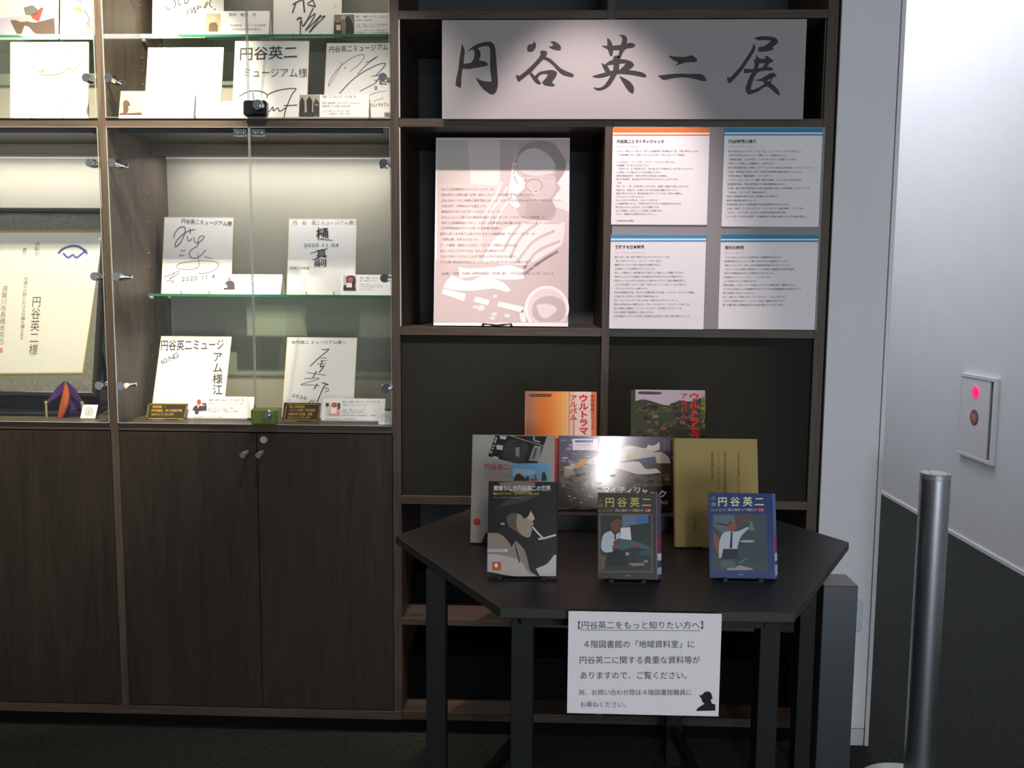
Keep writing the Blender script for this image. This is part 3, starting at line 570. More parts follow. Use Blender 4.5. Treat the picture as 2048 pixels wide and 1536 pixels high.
["p","5c5c78",2,0,"266 1219 234 1206 170 1205 138 1217 170 1231 234 1232"],
["p","3c3c50",2,0,"225 1805 178 1785 84 1784 37 1802 84 1822 178 1823"],
["p","8a8aa8",2,0,"695 1536 677 1529 642 1528 624 1535 642 1543 677 1543"],
["p","c8c0c8",2,0,"599 1528 577 1519 533 1518 511 1527 533 1536 577 1537"],
["p","c8c0c8",2,0,"1158 1900 1139 1892 1101 1892 1082 1899 1101 1907 1139 1908"],
["p","3c3c50",2,0,"211 1619 184 1607 130 1607 103 1617 130 1629 184 1630"],
["p","3c3c50",2,0,"699 1358 646 1336 541 1335 489 1355 541 1377 646 1379"],
["p","5c5c78",2,0,"458 1513 416 1496 334 1495 292 1511 334 1528 416 1529"],
["p","c8c0c8",2,0,"333 1272 308 1262 258 1261 233 1271 258 1281 308 1282"],
["p","8a8aa8",2,0,"1172 1771 1143 1758 1084 1758 1055 1769 1084 1781 1143 1782"],
["p","3c3c50",2,0,"641 1717 606 1703 538 1702 504 1715 538 1730 606 1731"],
["p","3c3c50",2,0,"890 1620 848 1602 764 1601 722 1618 764 1635 848 1636"],
["p","3c3c50",2,0,"1027 1161 990 1146 916 1145 880 1159 916 1174 990 1175"],
["p","c9c0b4",3,0,"84 1088 531 1206 1053 1419 1613 1557 1781 1691 1987 1712 2359 1642 2733 1797 2749 1610 2543 1532 2804 1536 2987 1389 3021 1240 2651 1235 2616 1421 1834 1298 1611 1221 1164 1177 792 1210 364 1036"],
["p","d8cfc6",3,0,"1164 1140 1611 1221 2169 1266 2352 1082 2649 1086 2758 976 2165 931 1610 1072"],
["p","c9831f",4,0,"354 1054 568 1319 754 1340 792 1266 643 1133"],
["p","c4a040",4,0,"1834 1298 1854 1448 1966 1450 1909 1299"],
["p","d8d0b8",4,0,"2358 1623 2434 1737 2602 1720 2734 1835 2731 1666 2544 1588"],
["p","8a4a34",3,0,"2846 1911 2921 1912 2896 1537 2822 1536"],
["p","e4e0e0",4,0,"1819 1673 2024 1675 2042 1619 1799 1597"],
["p","a89478",4,0,"121 1051 364 1036 439 907 160 866"],
["p","1e1814",3,0,"0 640 940 525 1162 473 3033 647 3033 5 0 0"],
["s","8a4a24",4,22,"31 567 365 516 681 392"],
["p","6b5848",4,0,"372 218 352 207 311 206 291 217 311 228 352 229"],
["p","c8bca8",4,0,"681 495 660 483 619 483 599 493 619 505 660 506"],
["p","8a5c3c",4,0,"611 315 591 304 550 303 530 314 550 325 591 326"],
["p","8a5c3c",4,0,"682 164 661 152 621 152 600 162 621 174 661 174"],
["p","6b5848",4,0,"604 136 583 125 543 124 522 135 543 146 583 147"],
["p","6b5848",4,0,"804 333 784 322 743 321 723 332 743 344 784 344"],
["p","c8bca8",4,0,"158 595 137 584 96 583 76 594 96 605 137 606"],
["p","6b5848",4,0,"889 336 869 324 828 324 807 334 828 346 869 347"],
["p","c8bca8",4,0,"702 499 682 488 641 487 621 498 641 510 682 510"],
["p","c8bca8",4,0,"791 542 771 531 730 530 709 541 730 552 771 553"],
["p","c8bca8",4,0,"374 204 354 192 313 192 293 202 313 214 354 214"],
["p","8a5c3c",4,0,"763 243 742 231 702 231 681 241 702 253 742 253"],
["p","6b5848",4,0,"828 220 807 209 767 208 746 219 767 231 807 231"],
["p","c8bca8",4,0,"463 266 443 255 402 254 382 265 402 277 443 277"],
["p","6b5848",4,0,"489 461 468 450 428 449 407 460 427 472 468 472"],
["p","6b5848",4,0,"683 426 662 415 622 414 601 425 622 436 662 437"],
["p","c8bca8",4,0,"324 308 303 296 263 296 242 307 263 318 303 319"],
["p","c8bca8",4,0,"646 146 626 134 585 134 565 144 585 156 626 157"],
["p","c8bca8",4,0,"964 612 944 600 903 600 883 610 903 622 944 623"],
["p","6b5848",4,0,"252 358 232 346 191 346 171 357 191 368 232 369"],
["p","8a5c3c",4,0,"348 207 327 195 287 195 266 205 287 217 327 218"],
["p","c8bca8",4,0,"934 294 914 282 873 282 853 293 873 304 914 305"],
["p","6b5848",4,0,"759 327 738 315 698 315 677 325 698 337 738 337"],
["p","c8bca8",4,0,"856 325 835 313 795 313 774 323 795 335 835 335"],
["p","8a5c3c",4,0,"325 336 305 324 264 324 244 335 264 346 305 347"],
["p","6b5848",4,0,"271 296 250 285 210 284 189 295 209 307 250 307"],
["p","ece4e8",4,0,"361 1874 1039 1883 1038 1572 362 1563"],
["p","4c54a0",5,0,"426 1839 926 1845 926 1783 427 1777"],
["t","8a8488",6,0,"須賀川市立図書館","483 1687 866 1692 483 1736"],
["t","a09a98",6,0,"郷土資料","605 1634 717 1636 605 1660"],
["t","e8e0dc",5,2,"マイティジャ","1181 381 2418 362 1181 611"],
["t","e8e0dc",5,2,"ック","2417 307 2932 296 2420 528"],
["t","c8c4c0",5,0,"1968","2657 109 2938 113 2659 255"],
])
P['book_orange']=([-0.0364, -0.405, 0.8768],[1.0, 0.0, 0.0],[0.0, 0.1736, 0.9848],0.1955,0.3227,[
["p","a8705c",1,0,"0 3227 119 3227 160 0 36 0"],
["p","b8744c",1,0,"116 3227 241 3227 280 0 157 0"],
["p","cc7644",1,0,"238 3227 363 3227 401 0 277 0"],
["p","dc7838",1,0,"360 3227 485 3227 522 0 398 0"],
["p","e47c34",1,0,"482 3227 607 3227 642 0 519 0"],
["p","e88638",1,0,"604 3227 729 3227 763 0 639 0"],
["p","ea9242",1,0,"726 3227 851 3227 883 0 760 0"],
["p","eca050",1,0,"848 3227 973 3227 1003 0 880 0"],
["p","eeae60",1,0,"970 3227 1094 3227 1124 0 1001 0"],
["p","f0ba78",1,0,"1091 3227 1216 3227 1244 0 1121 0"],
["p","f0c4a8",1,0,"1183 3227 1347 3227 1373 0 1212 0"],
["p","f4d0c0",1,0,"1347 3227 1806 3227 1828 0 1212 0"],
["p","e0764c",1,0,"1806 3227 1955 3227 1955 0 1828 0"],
["p","3a2a22",3,0,"82 3109 114 3143 679 3149 717 3116 680 3084 115 3078"],
["t","f0e0d0",4,0,"ファンタスティックコレクション","108 3091 695 3097 107 3127"],
["v","c8343c",4,2,"アルバム","1212 2423 1427 2426 1206 3143"],
["v","d02c48",4,4,"ウルトラマン","1468 1812 1734 1816 1458 3154"],
["v","5c3024",4,0,"空想特撮シリーズ","1780 2200 1901 2202 1774 3150"],
["p","b8382c",3,0,"543 1934 1135 1941 1352 591 1061 147 650 141"],
])
P['book_forest']=([0.2554, -0.4, 0.8768],[1.0, 0.0, 0.0],[0.0, 0.1736, 0.9848],0.2024,0.3295,[
["p","b8a8b0",1,0,"109 3295 2023 3295 2023 2869 110 2846"],
["p","3c3e2c",2,0,"110 2979 317 3026 583 2970 819 2898 1026 2871 1321 3008 1615 2982 2023 3136 2023 0 118 0"],
["p","565a36",3,0,"745 2708 715 2673 646 2664 592 2687 592 2725 646 2749 715 2741"],
["p","6b5c3c",3,0,"616 1501 590 1471 531 1463 484 1483 484 1516 531 1536 590 1530"],
["p","565a36",3,0,"1169 2029 1138 1994 1068 1984 1011 2008 1012 2047 1068 2072 1138 2064"],
["p","565a36",3,0,"2023 2183 1994 2132 1894 2119 1815 2152 1815 2208 1895 2243 1994 2232"],
["p","7d6a4a",3,0,"534 2404 515 2382 472 2377 438 2391 437 2415 472 2430 514 2425"],
["p","565a36",3,0,"2023 2175 1994 2135 1914 2124 1851 2151 1851 2195 1915 2223 1994 2214"],
["p","47582f",3,0,"771 1853 728 1804 631 1790 553 1823 553 1877 631 1911 728 1900"],
["p","565a36",3,0,"1685 2568 1649 2528 1568 2517 1504 2544 1504 2589 1569 2617 1649 2608"],
["p","7d6a4a",3,0,"662 2732 640 2707 591 2701 552 2717 552 2744 591 2762 640 2756"],
["p","22261c",3,0,"739 2809 699 2763 609 2751 536 2782 536 2832 609 2864 699 2854"],
["p","8a5c3c",3,0,"752 2395 728 2368 674 2361 631 2379 631 2409 674 2428 728 2422"],
["p","22261c",3,0,"1980 2838 1960 2815 1914 2808 1877 2824 1877 2850 1914 2866 1960 2861"],
["p","2a3022",3,0,"2023 2339 2008 2308 1947 2299 1898 2320 1899 2354 1948 2376 2009 2369"],
["p","565a36",3,0,"1044 2137 1026 2116 984 2111 951 2124 951 2147 984 2162 1026 2158"],
["p","565a36",3,0,"867 2798 844 2772 795 2766 755 2783 755 2810 795 2828 844 2822"],
["p","7d6a4a",3,0,"733 2117 694 2072 606 2060 535 2090 535 2139 606 2170 694 2160"],
["p","2a3022",3,0,"1668 2164 1639 2132 1574 2123 1522 2145 1522 2181 1574 2204 1639 2197"],
["p","565a36",3,0,"891 2739 862 2707 797 2698 745 2720 745 2756 797 2779 862 2772"],
["p","6b5c3c",3,0,"890 1429 851 1385 764 1373 694 1402 694 1450 764 1481 851 1471"],
["p","2a3022",3,0,"2023 1982 2023 1935 1959 1922 1885 1953 1885 2005 1959 2038 2023 2027"],
["p","6b5c3c",3,0,"745 2345 730 2328 696 2323 669 2335 669 2353 696 2365 730 2362"],
["p","2a3022",3,0,"1988 2102 1972 2083 1936 2078 1907 2091 1907 2111 1936 2123 1972 2119"],
["p","22261c",3,0,"1456 1400 1424 1363 1350 1353 1291 1377 1292 1418 1350 1444 1424 1436"],
["p","8a5c3c",3,0,"2023 2712 2023 2683 2023 2676 1999 2695 2000 2726 2023 2747 2023 2740"],
["p","7d6a4a",3,0,"1520 1857 1493 1825 1431 1817 1382 1838 1382 1872 1431 1894 1493 1887"],
["p","6b5c3c",3,0,"799 1723 773 1694 716 1686 671 1706 671 1737 716 1757 773 1751"],
["p","47582f",3,0,"300 2015 284 1996 246 1991 216 2003 216 2024 246 2037 283 2033"],
["p","7d6a4a",3,0,"753 2560 719 2521 642 2511 580 2537 580 2580 642 2607 719 2599"],
["p","565a36",3,0,"1787 1853 1755 1817 1683 1807 1625 1831 1625 1871 1683 1897 1755 1889"],
["p","8a5c3c",3,0,"969 2231 933 2190 852 2179 788 2206 788 2251 852 2280 933 2271"],
["p","565a36",3,0,"1658 1701 1625 1663 1549 1653 1488 1678 1488 1720 1549 1747 1625 1739"],
["p","6b5c3c",3,0,"1311 2519 1289 2495 1242 2488 1203 2504 1203 2531 1242 2548 1289 2543"],
["p","47582f",3,0,"1829 1482 1813 1463 1775 1458 1745 1470 1745 1491 1775 1504 1813 1500"],
["p","2a3022",3,0,"1648 1942 1607 1895 1514 1883 1440 1914 1440 1965 1514 1998 1607 1988"],
["p","7d6a4a",3,0,"1128 2328 1093 2288 1014 2277 951 2304 951 2347 1014 2375 1093 2366"],
["p","2a3022",3,0,"1428 1725 1396 1688 1322 1678 1263 1702 1263 1743 1322 1769 1396 1761"],
["p","47582f",3,0,"825 1870 786 1826 701 1815 632 1843 632 1891 701 1921 786 1912"],
["p","22261c",3,0,"1293 2811 1260 2774 1187 2764 1128 2789 1128 2829 1187 2856 1260 2847"],
["p","565a36",3,0,"1727 2094 1693 2055 1615 2045 1553 2071 1553 2114 1616 2141 1693 2133"],
["p","22261c",3,0,"2023 1950 1985 1902 1890 1889 1814 1921 1814 1974 1890 2008 1986 1997"],
["p","22261c",3,0,"427 2775 394 2737 319 2727 259 2752 259 2794 319 2820 393 2812"],
["p","565a36",3,0,"468 2727 447 2703 400 2697 363 2713 363 2738 400 2755 447 2750"],
["p","8a5c3c",3,0,"678 2741 655 2715 605 2708 564 2725 564 2753 604 2771 655 2766"],
["p","8a5c3c",3,0,"576 1733 546 1698 478 1689 423 1712 423 1749 478 1774 546 1766"],
["p","2a3022",3,0,"2023 1400 2023 1360 2013 1349 1948 1376 1948 1420 2013 1449 2023 1440"],
["p","47582f",3,0,"1541 1591 1516 1562 1459 1554 1414 1573 1414 1605 1459 1625 1516 1619"],
["p","6b5c3c",3,0,"979 2299 950 2267 887 2259 836 2280 836 2315 887 2338 950 2331"],
["p","565a36",3,0,"1414 1387 1384 1354 1318 1344 1264 1367 1264 1404 1318 1428 1385 1420"],
["p","22261c",3,0,"1707 2428 1667 2382 1575 2370 1502 2400 1502 2451 1575 2484 1667 2473"],
["p","8a5c3c",3,0,"572 1938 540 1903 470 1893 413 1917 413 1956 470 1981 540 1973"],
["p","7d6a4a",3,0,"295 2779 277 2757 235 2752 201 2766 201 2789 235 2804 277 2799"],
["p","47582f",3,0,"2023 2770 2023 2732 1974 2721 1914 2747 1914 2789 1974 2815 2023 2807"],
["p","47582f",3,0,"1277 2403 1239 2361 1155 2349 1088 2378 1088 2424 1155 2454 1239 2445"],
["p","8a5c3c",3,0,"1951 2816 1922 2783 1857 2774 1805 2796 1805 2832 1857 2855 1922 2848"],
["p","565a36",3,0,"1100 2354 1059 2308 967 2295 893 2326 893 2377 967 2410 1059 2400"],
["p","22261c",3,0,"451 1994 416 1953 336 1942 271 1969 271 2014 336 2042 416 2033"],
["p","47582f",3,0,"311 1406 296 1388 262 1384 235 1395 235 1414 262 1426 296 1422"],
["p","22261c",3,0,"465 1426 430 1386 351 1376 288 1402 288 1445 351 1473 430 1465"],
["p","8a5c3c",3,0,"1765 2053 1733 2017 1661 2007 1604 2031 1604 2071 1662 2096 1733 2088"],
["p","565a36",3,0,"1754 1704 1720 1666 1645 1655 1584 1681 1584 1722 1645 1749 1720 1741"],
["p","8a5c3c",3,0,"1676 2878 1658 2858 1619 2853 1587 2866 1587 2888 1619 2902 1658 2898"],
["p","6b5c3c",3,0,"986 1923 959 1893 900 1885 852 1904 852 1937 900 1958 959 1952"],
["p","22261c",3,0,"1979 2351 1957 2327 1910 2320 1871 2336 1872 2363 1910 2380 1957 2374"],
["p","8a5c3c",3,0,"1808 2697 1779 2665 1715 2656 1663 2678 1663 2713 1715 2736 1779 2729"],
["p","6b5c3c",3,0,"643 2161 599 2112 502 2098 424 2131 424 2185 502 2219 599 2209"],
["p","2a3022",3,0,"1361 2382 1334 2352 1274 2344 1226 2364 1226 2397 1274 2419 1334 2412"],
["p","8a5c3c",3,0,"882 2766 857 2737 800 2729 754 2748 754 2780 800 2800 857 2794"],
["p","7d6a4a",3,0,"1238 2420 1212 2391 1153 2383 1105 2402 1105 2435 1153 2456 1212 2450"],
["p","565a36",3,0,"731 2057 703 2026 642 2018 593 2038 593 2072 642 2094 703 2087"],
["p","47582f",3,0,"2009 2439 1984 2411 1929 2404 1884 2423 1884 2453 1929 2473 1984 2467"],
["p","7d6a4a",3,0,"539 1347 499 1303 411 1290 340 1320 340 1369 411 1401 499 1391"],
["p","47582f",3,0,"1271 1717 1229 1670 1136 1657 1061 1689 1061 1740 1136 1774 1229 1763"],
["p","2a3022",3,0,"419 2523 400 2502 359 2497 326 2511 325 2534 359 2549 400 2544"],
["p","22261c",3,0,"1584 2607 1543 2561 1451 2548 1378 2579 1378 2630 1452 2663 1543 2653"],
["p","565a36",3,0,"1069 1755 1028 1709 937 1697 864 1727 864 1778 937 1810 1028 1800"],
["p","7d6a4a",3,0,"1473 1601 1451 1576 1403 1570 1364 1586 1364 1613 1403 1630 1451 1624"],
["p","565a36",3,0,"1107 2748 1064 2699 968 2686 891 2718 891 2772 968 2806 1064 2795"],
["p","7d6a4a",3,0,"1022 2766 984 2722 897 2710 828 2739 828 2788 897 2819 984 2809"],
["p","8a5c3c",3,0,"691 1587 648 1538 551 1525 472 1557 472 1611 550 1646 648 1635"],
["p","6b5c3c",3,0,"701 2730 676 2702 622 2695 578 2713 577 2744 622 2763 676 2757"],
["p","565a36",3,0,"1270 2882 1228 2834 1134 2822 1059 2853 1059 2906 1134 2939 1228 2929"],
["p","2a3022",3,0,"318 2122 286 2086 216 2076 159 2100 159 2139 215 2164 286 2156"],
["p","6b5c3c",3,0,"1454 2437 1439 2420 1405 2415 1378 2427 1378 2446 1405 2458 1439 2454"],
["p","7d6a4a",3,0,"1295 2879 1254 2832 1162 2820 1088 2851 1088 2902 1162 2935 1254 2924"],
["p","6b5c3c",3,0,"570 2886 542 2853 477 2845 425 2866 425 2902 477 2925 542 2918"],
["p","6b5c3c",3,0,"1642 1789 1603 1744 1514 1732 1442 1762 1442 1811 1514 1843 1603 1833"],
["p","7d6a4a",3,0,"1301 1438 1260 1391 1168 1379 1094 1410 1094 1461 1168 1494 1260 1484"],
["p","2a3022",3,0,"2023 2544 2023 2519 2023 2513 1997 2529 1997 2556 2023 2573 2023 2568"],
["p","7d6a4a",3,0,"2023 1591 2023 1566 2023 1559 2004 1576 2004 1604 2023 1621 2023 1616"],
["p","47582f",3,0,"206 2680 185 2656 140 2650 103 2666 103 2691 139 2707 185 2702"],
["p","2a3022",3,0,"568 2847 543 2819 488 2812 444 2830 443 2861 488 2881 543 2875"],
["p","7d6a4a",3,0,"271 1671 241 1637 175 1628 121 1650 121 1687 175 1711 241 1703"],
["p","22261c",3,0,"776 1554 743 1517 668 1506 608 1531 608 1573 668 1599 742 1591"],
["p","6b5c3c",3,0,"1792 2212 1768 2184 1713 2177 1669 2195 1669 2226 1713 2245 1768 2239"],
["p","2a3022",3,0,"419 2814 402 2796 365 2791 335 2803 335 2824 365 2837 402 2833"],
["p","2a3022",3,0,"513 2510 476 2468 392 2456 325 2484 325 2531 392 2561 476 2552"],
["p","47582f",3,0,"1995 2336 1960 2296 1881 2286 1818 2312 1818 2356 1881 2384 1960 2375"],
["p","8a5c3c",3,0,"240 1711 205 1671 125 1660 61 1687 61 1731 125 1759 205 1750"],
["p","565a36",3,0,"779 2154 751 2122 687 2113 636 2134 636 2170 687 2192 751 2185"],
["p","565a36",3,0,"1771 1761 1733 1718 1648 1707 1579 1735 1579 1783 1648 1813 1733 1804"],
["p","8a5c3c",3,0,"1754 2331 1711 2282 1613 2269 1535 2301 1535 2355 1613 2390 1711 2379"],
["p","565a36",3,0,"1499 1505 1483 1487 1448 1482 1419 1494 1419 1514 1448 1526 1484 1522"],
["p","6b5c3c",3,0,"797 1944 766 1909 698 1900 643 1923 643 1961 698 1985 766 1977"],
["p","2a3022",3,0,"297 1371 272 1343 216 1335 171 1354 171 1385 216 1405 272 1399"],
["p","47582f",3,0,"919 1495 889 1461 822 1452 767 1475 767 1512 822 1536 889 1528"],
["p","7d6a4a",3,0,"562 2644 543 2621 498 2615 463 2630 463 2655 498 2671 543 2666"],
["p","8a5c3c",3,0,"442 2766 402 2720 311 2708 239 2738 238 2789 311 2821 402 2811"],
["p","8a5c3c",3,0,"1245 1870 1222 1844 1171 1837 1130 1854 1130 1882 1171 1901 1222 1895"],
["p","22261c",3,0,"1532 1758 1499 1720 1423 1710 1363 1735 1363 1777 1424 1804 1499 1796"],
["p","22261c",3,0,"1457 2320 1431 2290 1373 2282 1326 2302 1326 2335 1373 2355 1431 2349"],
["p","47582f",3,0,"958 2055 939 2034 898 2029 864 2043 864 2066 898 2081 939 2076"],
["p","47582f",3,0,"1314 1952 1278 1911 1197 1900 1132 1927 1132 1972 1197 2001 1278 1992"],
["p","8a5c3c",3,0,"2023 2747 2023 2724 2017 2718 1981 2733 1981 2758 2018 2774 2023 2769"],
["p","22261c",3,0,"1376 2610 1336 2564 1245 2552 1173 2582 1173 2633 1245 2665 1336 2655"],
["p","8a5c3c",3,0,"1490 2391 1450 2346 1359 2334 1287 2364 1287 2414 1359 2446 1450 2436"],
["p","8a5c3c",3,0,"1843 1553 1816 1523 1757 1515 1709 1535 1710 1568 1757 1589 1817 1582"],
["p","22261c",3,0,"2023 2016 2023 1976 2009 1965 1946 1992 1946 2036 2010 2064 2023 2055"],
["p","7d6a4a",3,0,"1195 1941 1171 1913 1115 1905 1071 1924 1071 1954 1115 1974 1171 1968"],
["p","565a36",3,0,"1753 2504 1725 2473 1664 2465 1615 2485 1615 2519 1664 2541 1726 2534"],
["p","47582f",3,0,"1138 1657 1112 1628 1055 1621 1009 1640 1009 1672 1055 1692 1113 1686"],
["p","565a36",3,0,"529 1492 491 1450 407 1438 339 1466 339 1513 407 1543 491 1534"],
["p","2a3022",3,0,"763 1798 728 1758 651 1748 588 1774 588 1817 651 1845 728 1836"],
["p","2a3022",3,0,"1911 2728 1889 2703 1839 2696 1800 2713 1800 2740 1840 2758 1889 2752"],
["p","2a3022",3,0,"569 1671 544 1643 487 1635 441 1654 441 1686 487 1706 544 1700"],
["p","6b5c3c",3,0,"639 2644 610 2612 547 2604 497 2625 496 2660 547 2683 610 2676"],
["p","22261c",3,0,"1752 1561 1725 1530 1665 1522 1617 1542 1617 1575 1665 1597 1725 1590"],
["p","8a5c3c",3,0,"1919 2347 1901 2326 1860 2321 1827 2334 1827 2357 1860 2372 1901 2367"],
["p","22261c",3,0,"1666 2348 1646 2325 1600 2319 1564 2334 1564 2359 1600 2375 1646 2370"],
["p","8a5c3c",3,0,"382 1745 354 1713 291 1704 241 1725 241 1760 291 1783 354 1776"],
["p","2a3022",3,0,"1168 1535 1151 1516 1114 1511 1084 1524 1084 1544 1114 1558 1151 1554"],
["p","1c1a18",4,0,"181 3206 206 3241 804 3232 831 3203 804 3177 206 3177"],
["t","d8d0d0",5,0,"ファンタスティックコレクション","206 3190 804 3197 206 3223"],
["v","c8302c",5,2,"アルバム","1342 2504 1541 2507 1343 3224"],
["v","d82820",5,4,"ウルトラセブン","1568 1651 1876 1655 1572 3226"],
["v","b8a828",5,0,"空想特撮シリーズ","1900 2245 2039 2247 1903 3237"],
])
P['board_scrawl']=([-1.3378, 0.285, 2.3272],[1.0, 0.0, 0.0],[0.0, 0.1045, 0.9945],0.2475,0.2764,[
["s","4a4642",2,28,"705 1333 798 1212 770 1016"],
["s","4a4642",2,28,"904 1317 890 1182 952 1121 981 1211"],
["s","4a4642",2,28,"1117 1316 1134 1173 1225 1226 1254 1301"],
["s","4a4642",2,28,"1243 1000 1215 789"],
["s","4a4642",2,28,"1334 1029 1366 849 1455 1059 1473 848 1532 968"],
["s","4a4642",2,28,"1576 1134 1563 983 1653 1088 1699 1013"],
["s","4a4642",2,28,"1894 1238 1805 1073 1821 1028 1940 1208"],
["s","4a4642",2,28,"2022 1343 1987 1132 2079 1042"],
["s","4a4642",2,28,"2125 1004 2202 959"],
["s","4a4642",2,28,"449 1093 573 972 648 1017"],
["s","9a928c",2,17,"684 610 777 504"],
["s","9a928c",2,17,"703 338 841 263"],
["s","9a928c",2,17,"956 759 988 654"],
["s","9a928c",2,17,"1142 548 1173 458"],
["s","9a928c",2,17,"1384 653 1416 532 1446 592"],
["s","9a928c",2,17,"1281 337 1343 261"],
["s","9a928c",2,17,"1526 216 1693 276"],
])
P['board_brush']=([-0.9195, 0.285, 2.3272],[1.0, 0.0, 0.0],[0.0, 0.1045, 0.9945],0.2351,0.2742,[
["s","5a504e",2,52,"653 1121 819 1220 986 1286"],
["s","5a504e",2,52,"786 1220 656 838"],
["s","5a504e",2,59,"1019 1353 1075 853"],
["s","5a504e",2,45,"1155 1153 1355 1285"],
["s","5a504e",2,52,"1189 1119 1458 1052"],
["s","5a504e",2,45,"1320 1385 1441 1068"],
["s","5a504e",2,45,"1375 1019 1228 719 1030 387 943 653 820 604 893 687 993 670"],
["s","5a504e",2,45,"934 570 944 37"],
["s","5a504e",2,41,"1030 387 1195 619 1444 818 1297 519 1106 237 1364 486 1646 778 1432 452 1241 170 1499 452 1780 734 1630 685"],
["t","6a6462",3,0,"みっ","2095 1009 2196 1009 2093 1156"],
])
P['board_fine_line']=([-1.2595, 0.03, 2.0019],[1.0, 0.0, 0.0],[0.0, 0.2079, 0.9781],0.2444,0.2414,[
["s","8a8480",2,17,"1196 2285 1455 2170 1576 1974 1593 1649 1505 1259 1472 1000"],
["s","8a8480",2,17,"1062 1861 1249 1910 1429 1779 1475 1519 1414 1194 1395 984"],
["s","7a6a60",2,24,"823 1649 868 1682"],
["s","7a6a60",2,24,"1226 1747 1275 1714"],
["s","7a6a60",2,24,"827 1032 857 1065"],
["s","7a6a60",2,24,"1166 1146 1210 1194"],
])
P['board_museum']=([-0.9853, 0.05, 2.0019],[1.0, 0.0, 0.0],[0.0, 0.1908, 0.9816],0.2399,0.2665,[
["t","3c3634",3,1,"円谷英二","141 1997 2044 2059 136 2468"],
["t","3c3634",3,0,"ミュージアム様","290 1445 2380 1428 276 1785"],
["s","2a2826",2,31,"207 816 406 945 655 1009 939 977 1100 880 1104 767"],
["s","2a2826",2,31,"641 961 663 816 700 671"],
["s","2a2826",2,31,"1085 864 1315 977 1626 1057 2017 1080 1914 912 1799 623 1715 366 1677 142"],
["s","2a2826",2,31,"970 205 1119 398 1185 318 1304 478 1324 350 1462 446 1528 334 1712 446"],
["s","2a2826",2,31,"1662 520 2084 539"],
])
P['board_arcs']=([-0.7068, 0.1, 2.0019],[1.0, 0.0, 0.0],[0.0, 0.2419, 0.9703],0.242,0.2826,[
["t","453e3c",3,0,"円谷英二ミュージアム","89 2476 2038 2569 78 2718"],
["s","4a4240",2,15,"124 1313 169 1524 320 1792 525 2061 579 2080 754 2234 966 2359 1164 2416 1256 2378 1207 2233 1052 2041 825 1839"],
["s","4a4240",2,21,"1301 2156 1409 2175 1701 2358 1446 2156 1255 1964 1065 1734"],
["s","4a4240",2,27,"497 1065 651 1256 927 1561 1243 1810 1508 1963 1739 2078 1918 2117 1956 2078 1854 1905 1646 1676"],
["s","4a4240",2,19,"1501 1666 1646 1676 1842 1733"],
["s","4a4240",2,23,"1161 1151 1390 1274 1655 1427 1766 1599"],
["s","4a4240",2,19,"1606 1542 1671 1494 1757 1599"],
["s","4a4240",2,13,"1456 979 1597 1065 1775 1122 2025 1160"],
["s","4a4240",2,10,"1607 799 1820 875 1944 932"],
["s","4a4240",2,11,"124 1313 210 1428 525 2061 486 2128 577 2128"],
["p","4a4240",2,0,"670 1949 664 1933 649 1926 634 1933 626 1949 632 1965 647 1972 663 1965"],
["t","4a4240",3,0,"里","1620 1179 1746 1179 1614 1332"],
["t","3a3230",3,1,"ウルトラセブン","1489 590 2134 628 1484 732"],
])
P['board_looped']=([-1.3365, 0.285, 1.4566],[1.0, 0.0, 0.0],[0.0, 0.1736, 0.9848],0.2494,0.2751,[
["t","55504e",3,1,"円谷英二ミュージアム様","615 2521 2434 2431 615 2704"],
["s","4c4644",2,30,"365 1985 426 2210 587 2380 741 2395 774 2269 739 2100 623 1846 476 1691 431 1761 521 1958 763 2184 984 2284 1123 2312"],
["s","4c4644",2,27,"925 2354 957 2241 947 2143"],
["s","4c4644",2,27,"852 2072 886 1932 944 1890 1024 1989"],
["s","4c4644",2,24,"1092 2045 1126 1877 1254 1835 1417 1963 1455 2061 1342 2075 1249 1962 1256 1793 1176 1681 1013 1582 949 1427 1024 1301 1165 1274 1357 1373 1531 1571"],
["s","4c4644",2,18,"1269 1457 1279 1233 1327 1065 1235 925 930 867 622 893 506 976 641 1089 1030 1161 1476 1192 1840 1166 2011 1070 1961 930 1743 789 1438 731 1284 758"],
["s","4c4644",2,24,"621 1565 735 1532 811 1580"],
["s","4c4644",2,24,"641 1425 616 1355 783 1384"],
["s","4c4644",2,21,"1498 1341 1611 1305 1766 1270"],
["s","4c4644",2,18,"75 582 268 667 611 823 573 725 383 584 288 528 460 752"],
["s","4c4644",2,18,"179 457 388 473 432 417 334 411"],
["t","5a5452",3,0,"2020.11.4.","711 419 2018 540 702 642"],
])
P['board_stacked']=([-0.89, 0.285, 1.4566],[1.0, 0.0, 0.0],[0.0, 0.1736, 0.9848],0.242,0.2717,[
["t","7a7472",3,0,"円　谷　英二ミュージアム賛江","135 2490 2467 2501 129 2658"],
["t","2c2a2a",3,2,"樋","985 1956 1443 1959 972 2404"],
["s","2c2a2a",2,23,"1137 1985 1582 1945"],
["t","4a4644",3,0,"2020.11.04","563 1686 1810 1693 558 1859"],
["t","2c2a2a",3,1,"真","991 1300 1406 1303 981 1635"],
["s","2c2a2a",2,26,"792 1475 1149 1580 1410 1657"],
["s","2c2a2a",2,23,"854 1244 1156 1329"],
["t","2c2a2a",3,1,"嗣","931 987 1415 990 922 1279"],
["t","6a6664",3,0,"須賀川特撮","61 882 796 887 58 999"],
["t","6a6664",3,0,"スケロンテ。","73 93 585 97 70 176"],
])
